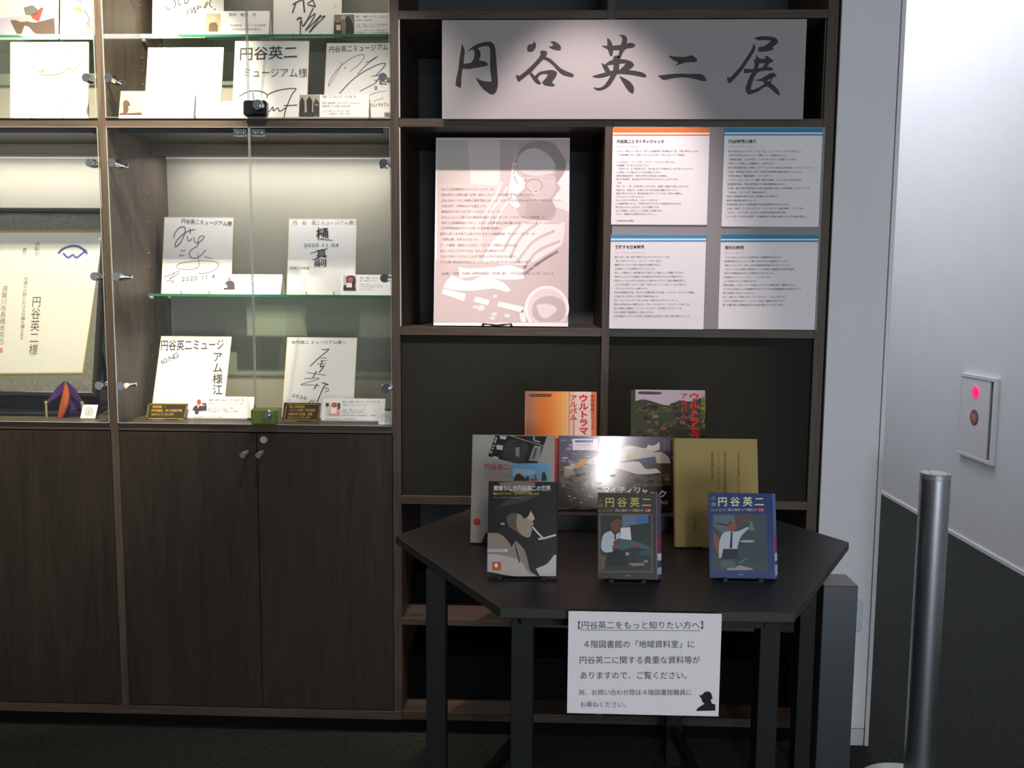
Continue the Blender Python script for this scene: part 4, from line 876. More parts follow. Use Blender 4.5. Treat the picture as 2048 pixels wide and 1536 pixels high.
P['board_large_letters']=([-1.3361, 0.17, 1.0374],[1.0, 0.0, 0.0],[0.0, 0.3584, 0.9336],0.2522,0.2896,[
["t","38322e",3,1,"円谷英二ミュージ","45 2343 2307 2399 -1 2763"],
["v","38322e",3,1,"アム様江","2070 761 2436 765 1893 2344"],
["t","5a524e",3,0,"KING","164 1793 708 2098 69 2025"],
])
P['board_jagged']=([-0.881, 0.17, 1.0374],[1.0, 0.0, 0.0],[0.0, 0.2924, 0.9563],0.2464,0.2842,[
["t","4a4442",3,0,"谷円英二 ミュージアム様へ.","165 2593 2138 2611 156 2727"],
["s","3a3432",2,28,"1246 2413 1357 2400 1493 2412 1208 2148 874 1811"],
["s","3a3432",2,17,"1225 2092 1442 2111"],
["s","3a3432",2,17,"1203 1995 1461 2017"],
["s","3a3432",2,17,"1115 1883 1427 1905"],
["s","3a3432",2,33,"1297 2023 1230 1787 1358 1830 1201 1579"],
["s","3a3432",2,33,"1103 1634 995 1398"],
["s","3a3432",2,17,"779 1589 1109 1537 1437 1499"],
["s","3a3432",2,17,"683 1372 1228 1373 589 1160 942 1150 1243 1125"],
["s","3a3432",2,33,"1157 1193 1060 1000"],
["s","3a3432",2,31,"1317 1236 1547 1162 1406 1114 1185 523"],
["s","3a3432",2,19,"1396 1059 1547 1019 1565 951 1446 908"],
["s","3a3432",2,22,"1030 625 914 520"],
["s","3a3432",2,17,"1110 631 1036 522"],
["t","4a4442",3,0,"2020","292 718 828 601 323 869"],
])
P['board_pale']=([-1.6961, 0.04, 2.0019],[1.0, 0.0, 0.0],[0.0, 0.0872, 0.9962],0.2539,0.2496,[
["t","e0c060",3,0,"円谷英二ミュージアム様","678 2170 1928 2168 677 2325"],
["s","8a7a5c",2,37,"870 1535 1091 1597 997 1473 1250 1442 1630 1504 1882 1658 2072 1596 2292 1843"],
["s","a89a88",2,22,"1443 389 1696 482 2012 730 2264 885"],
])
P['photo_left']=([-1.9307, 0.3, 2.3272],[1.0, 0.0, 0.0],[0.0, 0.1045, 0.9945],0.2565,0.2421,[
["p","a8a4b4",1,0,"0 2420 2440 2420 2470 128 0 133"],
["p","c8c0c4",2,0,"0 2420 2440 2420 2462 784 1955 928 0 667"],
["p","5a4a40",3,0,"874 665 1271 699 1670 591 2067 661 2426 749 2470 163 1784 200 1528 450 1382 486 1278 202 1115 202"],
["p","6a6a60",4,0,"1338 1108 1662 1195 1881 1017 1775 840 1414 859"],
["p","a04434",4,0,"1594 858 1810 946 1952 1106 2043 1088 1887 626 1668 733"],
["p","b0a49c",4,0,"927 718 1595 787 1687 662 1272 610"],
])
P['photo_right']=([-1.6681, 0.3, 2.3272],[1.0, 0.0, 0.0],[0.0, 0.1045, 0.9945],0.122,0.2408,[
["p","c4b4c4",1,0,"31 2408 391 2408 420 197 60 198"],
["p","a8a4bc",2,0,"446 1013 806 1047 852 232 492 233"],
["p","c08c34",3,0,"408 1120 697 1101 806 1012 717 941 590 1030"],
["s","6a5c50",3,43,"842 1012 952 870 1044 657 956 551 1064 515"],
["p","d0b070",3,0,"921 480 1208 514 1211 266 995 302"],
["p","8c84b0",2,0,"455 1723 761 1721 767 1260 586 1350"],
])
P['certificate']=([-2.002, 0.17, 1.1146],[1.0, 0.0, 0.0],[0.0, 0.1908, 0.9816],0.4711,0.6352,[
["p","b89a3c",2,0,"0 5685 4711 5739 4298 659 0 580"],
["p","e9e2dc",3,0,"0 5605 4708 5637 4258 717 0 634"],
["s","4c54a4",4,86,"3155 4875 3294 5024 3520 5128 3797 5148 4036 5029 4193 4867"],
["s","4c54a4",4,75,"3326 4895 3473 4756 3566 4748 3677 4832 3798 4740 3911 4796 4153 5006"],
["v","5a4844",5,0,"円谷英二様","2326 1273 2666 1277 2326 3376"],
["v","7a6a64",5,0,"表彰状","2298 4786 2502 4788 2298 5288"],
["v","7a6a64",5,0,"貴殿は","1878 4807 2036 4808 1878 5072"],
["v","8a7068",5,0,"特撮の分野における功績を讃えます","1978 1794 2135 1795 1978 4042"],
["v","8a7068",5,0,"須賀川市長橋本克也","1232 1650 1444 1652 1232 3737"],
["p","d88a8a",4,0,"1259 1536 1397 1538 1409 1356 1271 1354"],
])
P['card_goggles']=([-1.1538, 0.262, 2.3272],[1.0, 0.0, 0.0],[0.0, 0.2079, 0.9781],0.226,0.0891,[
["p","b09c80",2,0,"76 795 580 793 614 146 111 147"],
["p","5c4430",3,0,"212 147 208 406 294 483 405 483 500 405 523 146"],
["p","d8b48c",4,0,"415 586 408 528 382 485 345 470 307 486 277 528 264 587 271 645 296 687 333 703 372 687 402 644"],
["t","6a6462",3,0,"鈴木　敏夫　氏","871 694 1809 691 864 820"],
["t","8a8480",3,0,"映画監督。二〇一九年来館","923 330 2161 327 918 414"],
["t","8a8480",3,0,"特撮関係資料展示","997 190 2000 188 992 274"],
])
P['card_group_high']=([-0.7063, 0.262, 2.3272],[1.0, 0.0, 0.0],[0.0, 0.2079, 0.9781],0.2289,0.0804,[
["p","7a7068",2,0,"0 745 684 743 709 40 2 42"],
["p","2c2622",3,0,"393 41 413 430 374 604 470 709 574 569 664 360 685 40"],
["p","3a3430",3,0,"12 49 14 431 109 570 247 431 294 48"],
["p","c8c0b8",4,0,"82 379 232 379 239 187 89 188"],
["p","a8785c",4,0,"180 518 172 481 146 458 113 459 86 481 74 518 83 555 109 578 142 578 169 555"],
["p","aaa49c",3,0,"237 709 403 709 408 570 242 570"],
["t","6a6462",3,0,"樋口　真嗣（ひぐち　しんじ）","738 629 1850 625 735 717"],
["t","8a8480",3,0,"映画監督、特技監督","729 515 1273 513 727 574"],
["t","8a8480",3,0,"代表作　映画「シン・ゴジラ」監督、特技監督","764 365 1808 362 762 424"],
["t","8a8480",3,0,"映画「進撃の巨人」など","766 288 1612 286 764 348"],
["t","8a8480",3,0,"二〇二〇年十一月　来館記念","741 157 1748 154 739 216"],
["t","8a8480",3,0,"当館にて色紙贈呈","744 70 1883 67 742 129"],
])
P['card_sunset']=([-1.3311, 0.012, 2.0019],[1.0, 0.0, 0.0],[0.0, 0.2419, 0.9703],0.2371,0.0933,[
["p","d8a888",2,0,"0 906 677 906 738 129 0 128"],
["p","4a3428",3,0,"17 170 138 219 109 578 197 644 333 513 266 187 731 220 738 129 21 128"],
["p","e8c090",4,0,"278 415 718 383 723 317 284 350"],
["t","6a6462",3,0,"上映作品のご案内","765 784 1343 784 757 883"],
["t","8a8480",3,0,"特撮監督として多数の作品に参加","766 562 2169 562 761 627"],
["t","8a8480",3,0,"代表作　映画・テレビなど","807 448 1835 448 802 513"],
["t","8a8480",3,0,"二〇二〇年来館","813 360 1561 360 808 425"],
["t","8a8480",3,0,"当ミュージアムのために寄贈","1014 187 2164 188 1009 252"],
["t","8a8480",3,0,"いただきました","1206 116 2170 117 1201 181"],
])
P['card_names']=([-1.0716, 0.012, 2.0019],[1.0, 0.0, 0.0],[0.0, 0.2419, 0.9703],0.1962,0.0597,[
["t","6a6462",3,0,"ディーン・フジオカ　氏","92 497 1504 498 92 497"],
["t","8a8480",3,0,"福島県須賀川市生まれ、俳優、ミュージシャン","109 247 1642 248 104 325"],
["t","8a8480",3,0,"映画監督、モデルとして幅広く活躍","117 124 1526 124 112 201"],
])
P['card_three_figures']=([-0.7601, 0.012, 2.0019],[1.0, 0.0, 0.0],[0.0, 0.2079, 0.9781],0.2199,0.0801,[
["p","9a9488",2,0,"0 787 637 787 665 73 0 73"],
["p","241e1c",3,0,"19 73 14 570 84 729 168 570 188 73"],
["p","1e1a18",3,0,"260 187 228 601 315 745 413 601 414 187"],
["p","302824",3,0,"463 124 448 506 518 665 631 538 649 73"],
["p","2c2622",4,0,"136 219 505 219 511 73 142 73"],
["p","b06c4c",5,0,"613 458 596 436 552 426 509 435 490 458 507 481 550 490 594 481"],
["t","6a6462",3,0,"斎藤　工（さいとう　たくみ）氏","727 681 1779 681 724 777"],
["t","8a8480",3,0,"俳優、映画監督、クリエイター　YouTubeなど","725 490 1970 490 723 554"],
["t","8a8480",3,0,"映画監督としても幅広い作品を発表","729 388 1621 388 727 452"],
["t","8a8480",3,0,"二〇二〇　映画「シン・ウルトラマン」主演","736 226 1580 226 733 289"],
["t","8a8480",3,0,"特撮作品　多数　出演","954 137 1599 137 952 200"],
])
P['card_dark_shirt']=([-1.1233, 0.245, 1.4566],[1.0, 0.0, 0.0],[0.0, 0.3746, 0.9272],0.2243,0.0753,[
["p","38303c",3,0,"231 173 271 422 346 496 483 497 574 424 629 176"],
["p","b86c60",4,0,"443 565 439 529 422 503 396 494 367 503 344 529 332 564 336 599 353 625 380 635 408 626 431 600"],
["p","f0e8e8",5,0,"170 348 335 349 348 232 183 231"],
["t","6a6462",3,0,"三池　崇史　氏","691 611 1242 615 682 699"],
["t","8a8480",3,0,"映画監督（代表作）","701 519 1279 524 695 578"],
["t","8a8480",3,0,"代表作　映画など","690 372 1431 378 683 431"],
["t","8a8480",3,0,"二〇二〇年　来館","726 294 1385 299 720 352"],
])
P['card_red_face']=([-0.6914, 0.245, 1.4566],[1.0, 0.0, 0.0],[0.0, 0.342, 0.9397],0.2292,0.0754,[
["p","c4b4b0",2,0,"68 721 519 724 555 162 106 159"],
["p","2e282c",3,0,"106 159 108 332 200 390 169 649 274 714 439 695 519 507 503 334 555 162"],
["p","b85048",4,0,"423 564 413 512 380 474 331 460 281 473 243 511 226 563 236 615 270 653 318 668 368 654 406 616"],
["p","e8e0dc",5,0,"196 442 387 443 398 276 207 275"],
["t","6a6462",3,0,"樋口　真嗣（ひぐち）","665 582 1319 587 659 677"],
["t","8a8480",3,0,"監督・特技監督・クリエイター","657 491 1297 496 653 555"],
["t","8a8480",3,0,"代表作　映画「シン・ゴジラ」","665 356 1413 361 661 419"],
["t","8a8480",3,0,"「日本沈没」特技監督、作品多数","670 281 1472 287 666 344"],
["t","8a8480",3,0,"二〇二〇年十一月来館","677 175 1098 178 673 238"],
])
P['card_suit_man']=([-1.1871, 0.105, 1.0434],[1.0, 0.0, 0.0],[0.0, 0.4695, 0.8829],0.226,0.0769,[
["p","3c2c2c",3,0,"195 256 238 397 338 441 529 415 640 473 689 248 425 231 417 119 311 117 277 243"],
["p","a8443c",4,0,"448 555 445 507 424 472 388 459 349 471 316 506 298 554 300 602 322 637 357 651 397 638 430 603"],
["p","e8dcd8",5,0,"335 427 407 428 390 315"],
["p","5a3c38",5,0,"485 522 632 524 642 459 495 457"],
["t","6a6462",3,0,"庵野　秀明（あんの　ひであき）氏","703 583 1903 597 688 676"],
["t","8a8480",3,0,"映画監督・アニメーター・プロデューサー・社長","707 471 1879 485 697 533"],
["t","8a8480",3,0,"代表作　映画「エヴァンゲリオン」監督","720 308 1570 318 710 369"],
["t","8a8480",3,0,"映画「シン・ゴジラ」総監督","728 251 1366 259 719 313"],
["t","8a8480",3,0,"福島の復興支援に尽力、アニメ特撮アーカイブ機構","713 184 1721 197 703 246"],
["t","8a8480",3,0,"須賀川特撮アーカイブセンター　設立","252 -12 1259 1 242 49"],
])
P['card_pink_man']=([-0.7229, 0.085, 1.0434],[1.0, 0.0, 0.0],[0.0, 0.4226, 0.9063],0.2104,0.0763,[
["p","d8c8c8",2,0,"92 594 605 601 645 137 135 131"],
["p","b85850",4,0,"491 517 483 470 454 436 410 423 364 435 329 468 312 515 320 561 350 596 393 609 439 597 475 563"],
["p","d89c94",3,0,"250 159 254 405 569 408 605 150"],
["p","f4e8e0",5,0,"278 432 488 435 507 217 298 214"],
["p","4a3c40",3,0,"106 589 211 590 223 459 118 458"],
["p","5a484c",3,0,"500 594 592 595 610 382 519 381"],
["t","6a6462",3,0,"尾上　克郎（おのうえ　かつろう）氏","671 593 1917 608 664 675"],
["t","8a8480",3,0,"特撮監督　特技プロデューサー他","679 497 1478 507 674 552"],
["t","8a8480",3,0,"代表作　映画「シン・ゴジラ」","667 333 1517 344 662 388"],
["t","8a8480",3,0,"映画「のぼうの城」","673 268 1444 277 668 322"],
["t","8a8480",3,0,"二〇二〇年　テレビドラマ「いだてん」","665 211 1579 222 660 265"],
["t","8a8480",3,0,"福島県須賀川特撮塾にて講師","672 132 1845 146 667 186"],
["t","8a8480",3,0,"当館の展示協力　特撮監修担当","134 9 1203 22 129 63"],
])
P['plate_left']=([-1.3159, 0.085, 1.0414],[1.0, 0.0, 0.0],[0.0, 0.4226, 0.9063],0.1373,0.0537,[
["s","b89a34",2,20,"89 503 1314 518"],
["s","b89a34",2,20,"1350 485 1325 30"],
["s","b89a34",2,20,"1298 0 93 0"],
["s","b89a34",2,20,"56 22 63 470"],
["t","c8a03c",3,2,"祝受賞！！","202 353 719 359 186 452"],
["t","c8a03c",3,2,"庵野秀明監督　令和４年度紫綬褒章","183 221 1229 234 167 319"],
["t","c8a03c",3,2,"おめでとうございます","204 90 971 99 188 188"],
])
P['plate_right']=([-0.8537, 0.085, 1.0414],[1.0, 0.0, 0.0],[0.0, 0.4226, 0.9063],0.1242,0.061,[
["s","b89a34",2,19,"126 559 1188 558"],
["s","b89a34",2,19,"1222 525 1208 0"],
["s","b89a34",2,19,"1180 0 103 0"],
["s","b89a34",2,19,"68 4 98 526"],
["t","c8a03c",3,2,"尾上克郎監督","207 414 733 421 196 513"],
["t","c8a03c",3,2,"２０２２年度「文科省第","207 291 1086 302 197 390"],
["t","c8a03c",3,2,"文部科学大臣賞」受賞","195 155 1008 165 185 253"],
["t","c8a03c",3,2,"おめでとうございます","182 33 954 42 172 130"],
])
P['icon_right']=([-0.5201, 0.02, 1.0394],[1.0, 0.0, 0.0],[0.0, 0.2419, 0.9703],0.0456,0.0444,[
["s","7a7064",2,10,"390 232 378 171 341 122 286 94 224 94 167 120 126 168 110 229 122 289 159 339 214 366 276 367 333 341 374 292 390 232"],
["s","7a7064",3,10,"285 231 282 215 273 203 259 196 243 196 229 203 219 215 215 230 218 245 227 257 241 264 257 264 271 258 281 246 285 231"],
["s","7a7064",3,10,"161 278 206 283 219 307 275 307 290 284 335 280 339 168 252 163 166 166 161 278"],
])
P['icon_left']=([-1.5342, 0.08, 1.0394],[1.0, 0.0, 0.0],[0.0, 0.4695, 0.8829],0.0511,0.0494,[
["s","7a7064",2,13,"394 243 393 181 366 131 318 103 257 103 197 129 149 178 123 240 123 302 150 352 198 380 259 381 319 354 367 305 394 243"],
["s","7a7064",3,13,"292 242 292 226 285 214 273 207 258 207 243 213 231 225 224 241 224 256 231 269 243 276 258 276 273 269 285 257 292 242"],
["s","7a7064",3,13,"163 290 206 295 214 319 269 320 287 296 332 292 356 178 273 173 188 176 163 290"],
])
# ------------------------------------------------------------------ materials
MATS = {}
def s2l(c): return c / 12.92 if c <= .04045 else ((c + .055) / 1.055) ** 2.4
def hexc(h): h = h if len(h) == 6 else ''.join(x * 2 for x in h); return tuple(s2l(int(h[i:i + 2], 16) / 255) for i in (0, 2, 4))
def mat(name, col, rough=.6, metal=0, spec=.5, bump=0, bscale=400, emit=None, estr=0, var=0, vscale=6):
    if name in MATS: return MATS[name]
    m = bpy.data.materials.new(name); m.use_nodes = True; nt = m.node_tree; b = nt.nodes['Principled BSDF']
    b.inputs['Base Color'].default_value = (*col, 1); b.inputs['Roughness'].default_value = rough
    b.inputs['Metallic'].default_value = metal; b.inputs['Specular IOR Level'].default_value = spec
    if emit: b.inputs['Emission Color'].default_value = (*emit, 1); b.inputs['Emission Strength'].default_value = estr
    if bump or var:
        tc = nt.nodes.new('ShaderNodeTexCoord'); n = nt.nodes.new('ShaderNodeTexNoise'); n.inputs['Scale'].default_value = bscale; n.inputs['Detail'].default_value = 3
        nt.links.new(tc.outputs['Object'], n.inputs['Vector'])
        if bump:
            bp = nt.nodes.new('ShaderNodeBump'); bp.inputs['Strength'].default_value = bump; bp.inputs['Distance'].default_value = .001
            nt.links.new(n.outputs['Fac'], bp.inputs['Height']); nt.links.new(bp.outputs['Normal'], b.inputs['Normal'])
        if var:
            n2 = nt.nodes.new('ShaderNodeTexNoise'); n2.inputs['Scale'].default_value = vscale; n2.inputs['Detail'].default_value = 6
            nt.links.new(tc.outputs['Object'], n2.inputs['Vector'])
            r = nt.nodes.new('ShaderNodeValToRGB'); nt.links.new(n2.outputs['Fac'], r.inputs['Fac'])
            r.color_ramp.elements[0].position = .3; r.color_ramp.elements[1].position = .7
            r.color_ramp.elements[0].color = (*[c * (1 - var) for c in col], 1); r.color_ramp.elements[1].color = (*[c * (1 + var) for c in col], 1)
            nt.links.new(r.outputs['Color'], b.inputs['Base Color'])
    MATS[name] = m; return m
def wood(name, axis, c0, c1, rough=.45):
    m = bpy.data.materials.new(name); m.use_nodes = True; nt = m.node_tree; b = nt.nodes['Principled BSDF']
    tc = nt.nodes.new('ShaderNodeTexCoord'); mp = nt.nodes.new('ShaderNodeMapping')
    s = [160, 160, 160]; s['XYZ'.index(axis)] = 4.0; mp.inputs['Scale'].default_value = s
    n = nt.nodes.new('ShaderNodeTexNoise'); n.inputs['Scale'].default_value = 1.6; n.inputs['Detail'].default_value = 5; n.inputs['Roughness'].default_value = .6
    n2 = nt.nodes.new('ShaderNodeTexNoise'); n2.inputs['Scale'].default_value = 1.0; n2.inputs['Detail'].default_value = 4; n2.inputs['Distortion'].default_value = 1.2
    mp2 = nt.nodes.new('ShaderNodeMapping'); s2 = [14, 14, 14]; s2['XYZ'.index(axis)] = 1.6; mp2.inputs['Scale'].default_value = s2
    nt.links.new(tc.outputs['Object'], mp.inputs[0]); nt.links.new(mp.outputs[0], n.inputs['Vector'])
    nt.links.new(tc.outputs['Object'], mp2.inputs[0]); nt.links.new(mp2.outputs[0], n2.inputs['Vector'])
    mx = nt.nodes.new('ShaderNodeMath'); mx.operation = 'MULTIPLY_ADD'; mx.inputs[1].default_value = .55
    m3 = nt.nodes.new('ShaderNodeMath'); m3.operation = 'MULTIPLY'; m3.inputs[1].default_value = .45
    nt.links.new(n2.outputs['Fac'], m3.inputs[0]); nt.links.new(n.outputs['Fac'], mx.inputs[0]); nt.links.new(m3.outputs[0], mx.inputs[2])
    r = nt.nodes.new('ShaderNodeValToRGB'); r.color_ramp.elements[0].position = .38; r.color_ramp.elements[1].position = .64
    r.color_ramp.elements[0].color = (*c0, 1); r.color_ramp.elements[1].color = (*c1, 1)
    nt.links.new(mx.outputs[0], r.inputs[0]); nt.links.new(r.outputs[0], b.inputs['Base Color'])
    bp = nt.nodes.new('ShaderNodeBump'); bp.inputs['Strength'].default_value = .35; bp.inputs['Distance'].default_value = .0006
    nt.links.new(n.outputs['Fac'], bp.inputs['Height']); nt.links.new(bp.outputs[0], b.inputs['Normal'])
    b.inputs['Roughness'].default_value = rough; b.inputs['Specular IOR Level'].default_value = .28
    MATS[name] = m; return m
def glass(name, tint, refl=1.0):
    m = bpy.data.materials.new(name); m.use_nodes = True; nt = m.node_tree; nt.nodes.remove(nt.nodes['Principled BSDF'])
    out = nt.nodes['Material Output']; t = nt.nodes.new('ShaderNodeBsdfTransparent'); t.inputs[0].default_value = (*tint, 1)
    g = nt.nodes.new('ShaderNodeBsdfGlossy'); g.inputs['Roughness'].default_value = .01; g.inputs['Color'].default_value = (1, 1, 1, 1)
    f = nt.nodes.new('ShaderNodeFresnel'); f.inputs['IOR'].default_value = 1.45
    ge = nt.nodes.new('ShaderNodeNewGeometry'); ior = nt.nodes.new('ShaderNodeMath'); ior.operation = 'MULTIPLY_ADD'; ior.inputs[1].default_value = 1 / 1.45 - 1.45; ior.inputs[2].default_value = 1.45
    nt.links.new(ge.outputs['Backfacing'], ior.inputs[0]); nt.links.new(ior.outputs[0], f.inputs['IOR'])   # same pane reflectance from either side
    k = nt.nodes.new('ShaderNodeMath'); k.operation = 'MULTIPLY'; k.inputs[1].default_value = refl; nt.links.new(f.outputs[0], k.inputs[0])
    mix = nt.nodes.new('ShaderNodeMixShader'); nt.links.new(k.outputs[0], mix.inputs[0]); nt.links.new(t.outputs[0], mix.inputs[1]); nt.links.new(g.outputs[0], mix.inputs[2])
    nt.links.new(mix.outputs[0], out.inputs[0]); MATS[name] = m; return m
WC0, WC1 = (.044, .034, .026), (.097, .073, .055)
WV = wood('wood_vertical', 'Z', WC0, WC1); WH = wood('wood_horizontal', 'X', WC0, WC1)
WD = wood('door_veneer', 'Z', (.018, .0145, .0098), (.036, .0285, .0195), .55)
BLACKP = mat('black_felt_panel', (.020, .021, .016), .9, bump=.3, bscale=900, spec=.2)
BACKW = mat('olive_back_panel', (.27, .26, .215), .5, var=.03)
BACKG = mat('grey_back_panel', (.065, .072, .074), .6, spec=.25)
BOXB = mat('black_box_board', (.005, .005, .005), .9, spec=.08)
CHROME = mat('chrome', (.62, .62, .62), .12, 1)
STEEL = mat('brushed_steel', (.42, .44, .46), .38, 1, bump=.15, bscale=300)
SATIN = mat('satin_steel', (.13, .145, .15), .38, .85, bump=.2, bscale=250)
BLACKM = mat('black_metal', (.012, .012, .012), .4)
GLASS = glass('clear_glass', (.97, .985, .975), .8)
GSHELF = glass('shelf_glass', (.80, .91, .86))
GEDGE = mat('green_glass_edge', (.03, .19, .11), .15, spec=.8)
WALLW = mat('white_wall_paint', (.74, .745, .76), .75, bump=.15, bscale=350, var=.015)
CARPET = mat('dark_carpet', (.031, .036, .029), .95, bump=1.0, bscale=700, var=.25, vscale=60, spec=.1)
TABLE = mat('black_brown_tabletop', (.026, .024, .021), .42, bump=.25, bscale=500, spec=.4)
TLEG = mat('black_table_leg', (.008, .0095, .0095), .5, spec=.28)
WHITEP = mat('white_paint_trim', (.74, .74, .75), .5)

# ------------------------------------------------------------------ geometry helpers
class MB:
    def __init__(s): s.v = []; s.f = []; s.m = []
    def add(s, vs, fs, mi=0):
        n = len(s.v); s.v += [tuple(v) for v in vs]; s.f += [tuple(i + n for i in f) for f in fs]; s.m += [mi] * len(fs); return s
    def box(s, x0, x1, y0, y1, z0, z1, mi=0, M=None):
        vs = [Vector((x, y, z)) for x in (x0, x1) for y in (y0, y1) for z in (z0, z1)]
        if M: vs = [M @ v for v in vs]
        return s.add(vs, [(0, 1, 3, 2), (4, 6, 7, 5), (0, 4, 5, 1), (2, 3, 7, 6), (0, 2, 6, 4), (1, 5, 7, 3)], mi)
    def rbox(s, x0, x1, y0, y1, z0, z1, b=.002, mi=0, M=None):
        vs = []; idx = {}
        cs = [(x0, x1), (y0, y1), (z0, z1)]
        for i in range(8):
            k = [(i >> 2) & 1, (i >> 1) & 1, i & 1]
            for ax in range(3):
                c = [cs[a][k[a]] for a in range(3)]
                for a in range(3):
                    if a != ax: c[a] += b if k[a] == 0 else -b
                idx[(tuple(k), ax)] = len(vs); vs.append(Vector(c))
        fs = []
        for ax in range(3):
            o = [a for a in range(3) if a != ax]
            for side in (0, 1):
                q = []
                for (p, r) in ((0, 0), (1, 0), (1, 1), (0, 1)):
                    k = [0, 0, 0]; k[ax] = side; k[o[0]] = p; k[o[1]] = r; q.append(idx[(tuple(k), ax)])
                fs.append(tuple(q))
        for ax in range(3):
            o = [a for a in range(3) if a != ax]
            for p in (0, 1):
                for r in (0, 1):
                    k0 = [0, 0, 0]; k0[o[0]] = p; k0[o[1]] = r; k1 = list(k0); k1[ax] = 1
                    fs.append((idx[(tuple(k0), o[0])], idx[(tuple(k1), o[0])], idx[(tuple(k1), o[1])], idx[(tuple(k0), o[1])]))
        for i in range(8):
            k = ((i >> 2) & 1, (i >> 1) & 1, i & 1); fs.append(tuple(idx[(k, a)] for a in range(3)))
        if M: vs = [M @ v for v in vs]
        return s.add(vs, fs, mi)
    def prism(s, pts, z0, z1, mi=0, b=0):
        n = len(pts); vs = [(x, y, z0) for x, y in pts] + [(x, y, z1) for x, y in pts]
        return s.add(vs, [tuple(range(n))[::-1], tuple(range(n, 2 * n))] + [(i, (i + 1) % n, (i + 1) % n + n, i + n) for i in range(n)], mi)
    def cyl(s, p0, p1, r0, r1=None, n=20, mi=0, caps=True):
        p0, p1 = Vector(p0), Vector(p1); r1 = r0 if r1 is None else r1; d = (p1 - p0).normalized()
        a = d.orthogonal().normalized(); c = d.cross(a); vs = []
        for p, r in ((p0, r0), (p1, r1)):
            for i in range(n): t = 2 * PI * i / n; vs.append(p + a * math.cos(t) * r + c * math.sin(t) * r)
        fs = [(i, (i + 1) % n, (i + 1) % n + n, i + n) for i in range(n)]
        if caps: fs += [tuple(range(n))[::-1], tuple(range(n, 2 * n))]
        return s.add(vs, fs, mi)
    def lathe(s, o, prof, n=28, ax='Z', mi=0):
        vs = []; k = len(prof)
        for i in range(n):
            t = 2 * PI * i / n; c, q = math.cos(t), math.sin(t)
            for r, h in prof:
                if ax == 'Z': vs.append((o[0] + r * c, o[1] + r * q, o[2] + h))
                else: vs.append((o[0] + r * c, o[1] - h, o[2] + r * q))
        fs = []
        for i in range(n):
            j = (i + 1) % n
            for a in range(k - 1): fs.append((i * k + a, j * k + a, j * k + a + 1, i * k + a + 1))
        return s.add(vs, fs, mi)
    def tube(s, pts, r, n=8, mi=0):
        P = [Vector(p) for p in pts]; rings = []
        for i, p in enumerate(P):
            d = ((P[i] - P[i - 1]) if i else (P[1] - P[0])).normalized() + ((P[i + 1] - P[i]) if i < len(P) - 1 else (P[-1] - P[-2])).normalized()
            d.normalize(); a = Vector((1, 0, 0)) if abs(d.x) < .9 else Vector((0, 1, 0)); a = (a - d * a.dot(d)).normalized(); c = d.cross(a)
            rings.append([p + (a * math.cos(2 * PI * k / n) + c * math.sin(2 * PI * k / n)) * r for k in range(n)])
        vs = sum(rings, []); fs = []
        for i in range(len(P) - 1):
            for k in range(n): fs.append((i * n + k, i * n + (k + 1) % n, (i + 1) * n + (k + 1) % n, (i + 1) * n + k))
        fs += [tuple(range(n))[::-1], tuple(range((len(P) - 1) * n, len(P) * n))]
        return s.add(vs, fs, mi)
    def build(s, name, mats, parent=None, smooth=False, loc=None):
        me = bpy.data.meshes.new(name); vs = s.v
        if loc is None and parent is not None: loc = None
        org = Vector(loc) if loc is not None else Vector((0, 0, 0))
        me.from_pydata([Vector(v) - org for v in vs], [], s.f)
        for m in (mats if isinstance(mats, (list, tuple)) else [mats]): me.materials.append(m)
        me.polygons.foreach_set('material_index', s.m)
        if smooth:
            me.polygons.foreach_set('use_smooth', [True] * len(me.polygons)); 
            try: me.set_sharp_from_angle(angle=math.radians(40))
            except Exception: pass
        me.update()
        o = bpy.data.objects.new(name, me); COL.objects.link(o); o.location = org
        if parent is not None:
            o.parent = parent; o.matrix_parent_inverse = pinv(parent)
        return o
def world_of(o):
    M = Matrix.LocRotScale(o.location, o.rotation_euler, o.scale)
    return world_of(o.parent) @ o.matrix_parent_inverse @ M if o.parent else M
def pinv(o): return world_of(o).inverted()
def tag(o, label=None, cat=None, group=None, kind=None):
    if label: o['label'] = label
    if cat: o['category'] = cat
    if group: o['group'] = group
    if kind: o['kind'] = kind
    return o
def thing(name, loc, label, cat, group=None):
    e = bpy.data.objects.new(name, None); COL.objects.link(e); e.location = loc; e.empty_display_size = .05
    return tag(e, label, cat, group)
def B(*a, **k): return MB().box(*a, **k)
def RB(*a, **k): return MB().rbox(*a, **k)

# ------------------------------------------------------------------ print: lettering and flat drawing on a panel
GL = {}
def glyph(ch, bold):
    k = (ch, bold)
    if k in GL: return GL[k]
    c = bpy.data.curves.new('glyph', 'FONT'); c.body = ch; c.resolution_u = 2; c.offset = bold * .009
    o = bpy.data.objects.new('glyph', c); m = o.to_mesh()
    vs = [(v.co.x, v.co.y) for v in m.vertices]; fs = [tuple(p.vertices) for p in m.polygons]
    o.to_mesh_clear(); bpy.data.objects.remove(o); bpy.data.curves.remove(c)
    GL[k] = (vs, fs); return GL[k]
def adv(ch): return 1.0 if ord(ch) >= 256 else (.33 if ch in ' .,ilI()' else .57)
def cr(pts, n=5):
    if len(pts) < 3: return [Vector(p) for p in pts]
    P = [Vector(p) for p in pts]; P = [P[0] * 2 - P[1]] + P + [P[-1] * 2 - P[-2]]; out = []
    for i in range(1, len(P) - 2):
        for k in range(n):
            t = k / n; a, b, c, d = P[i - 1:i + 3]
            out.append(.5 * ((2 * b) + (c - a) * t + (2 * a - 5 * b + 4 * c - d) * t * t + (3 * b - a - 3 * c + d) * t ** 3))
    out.append(P[-2]); return out
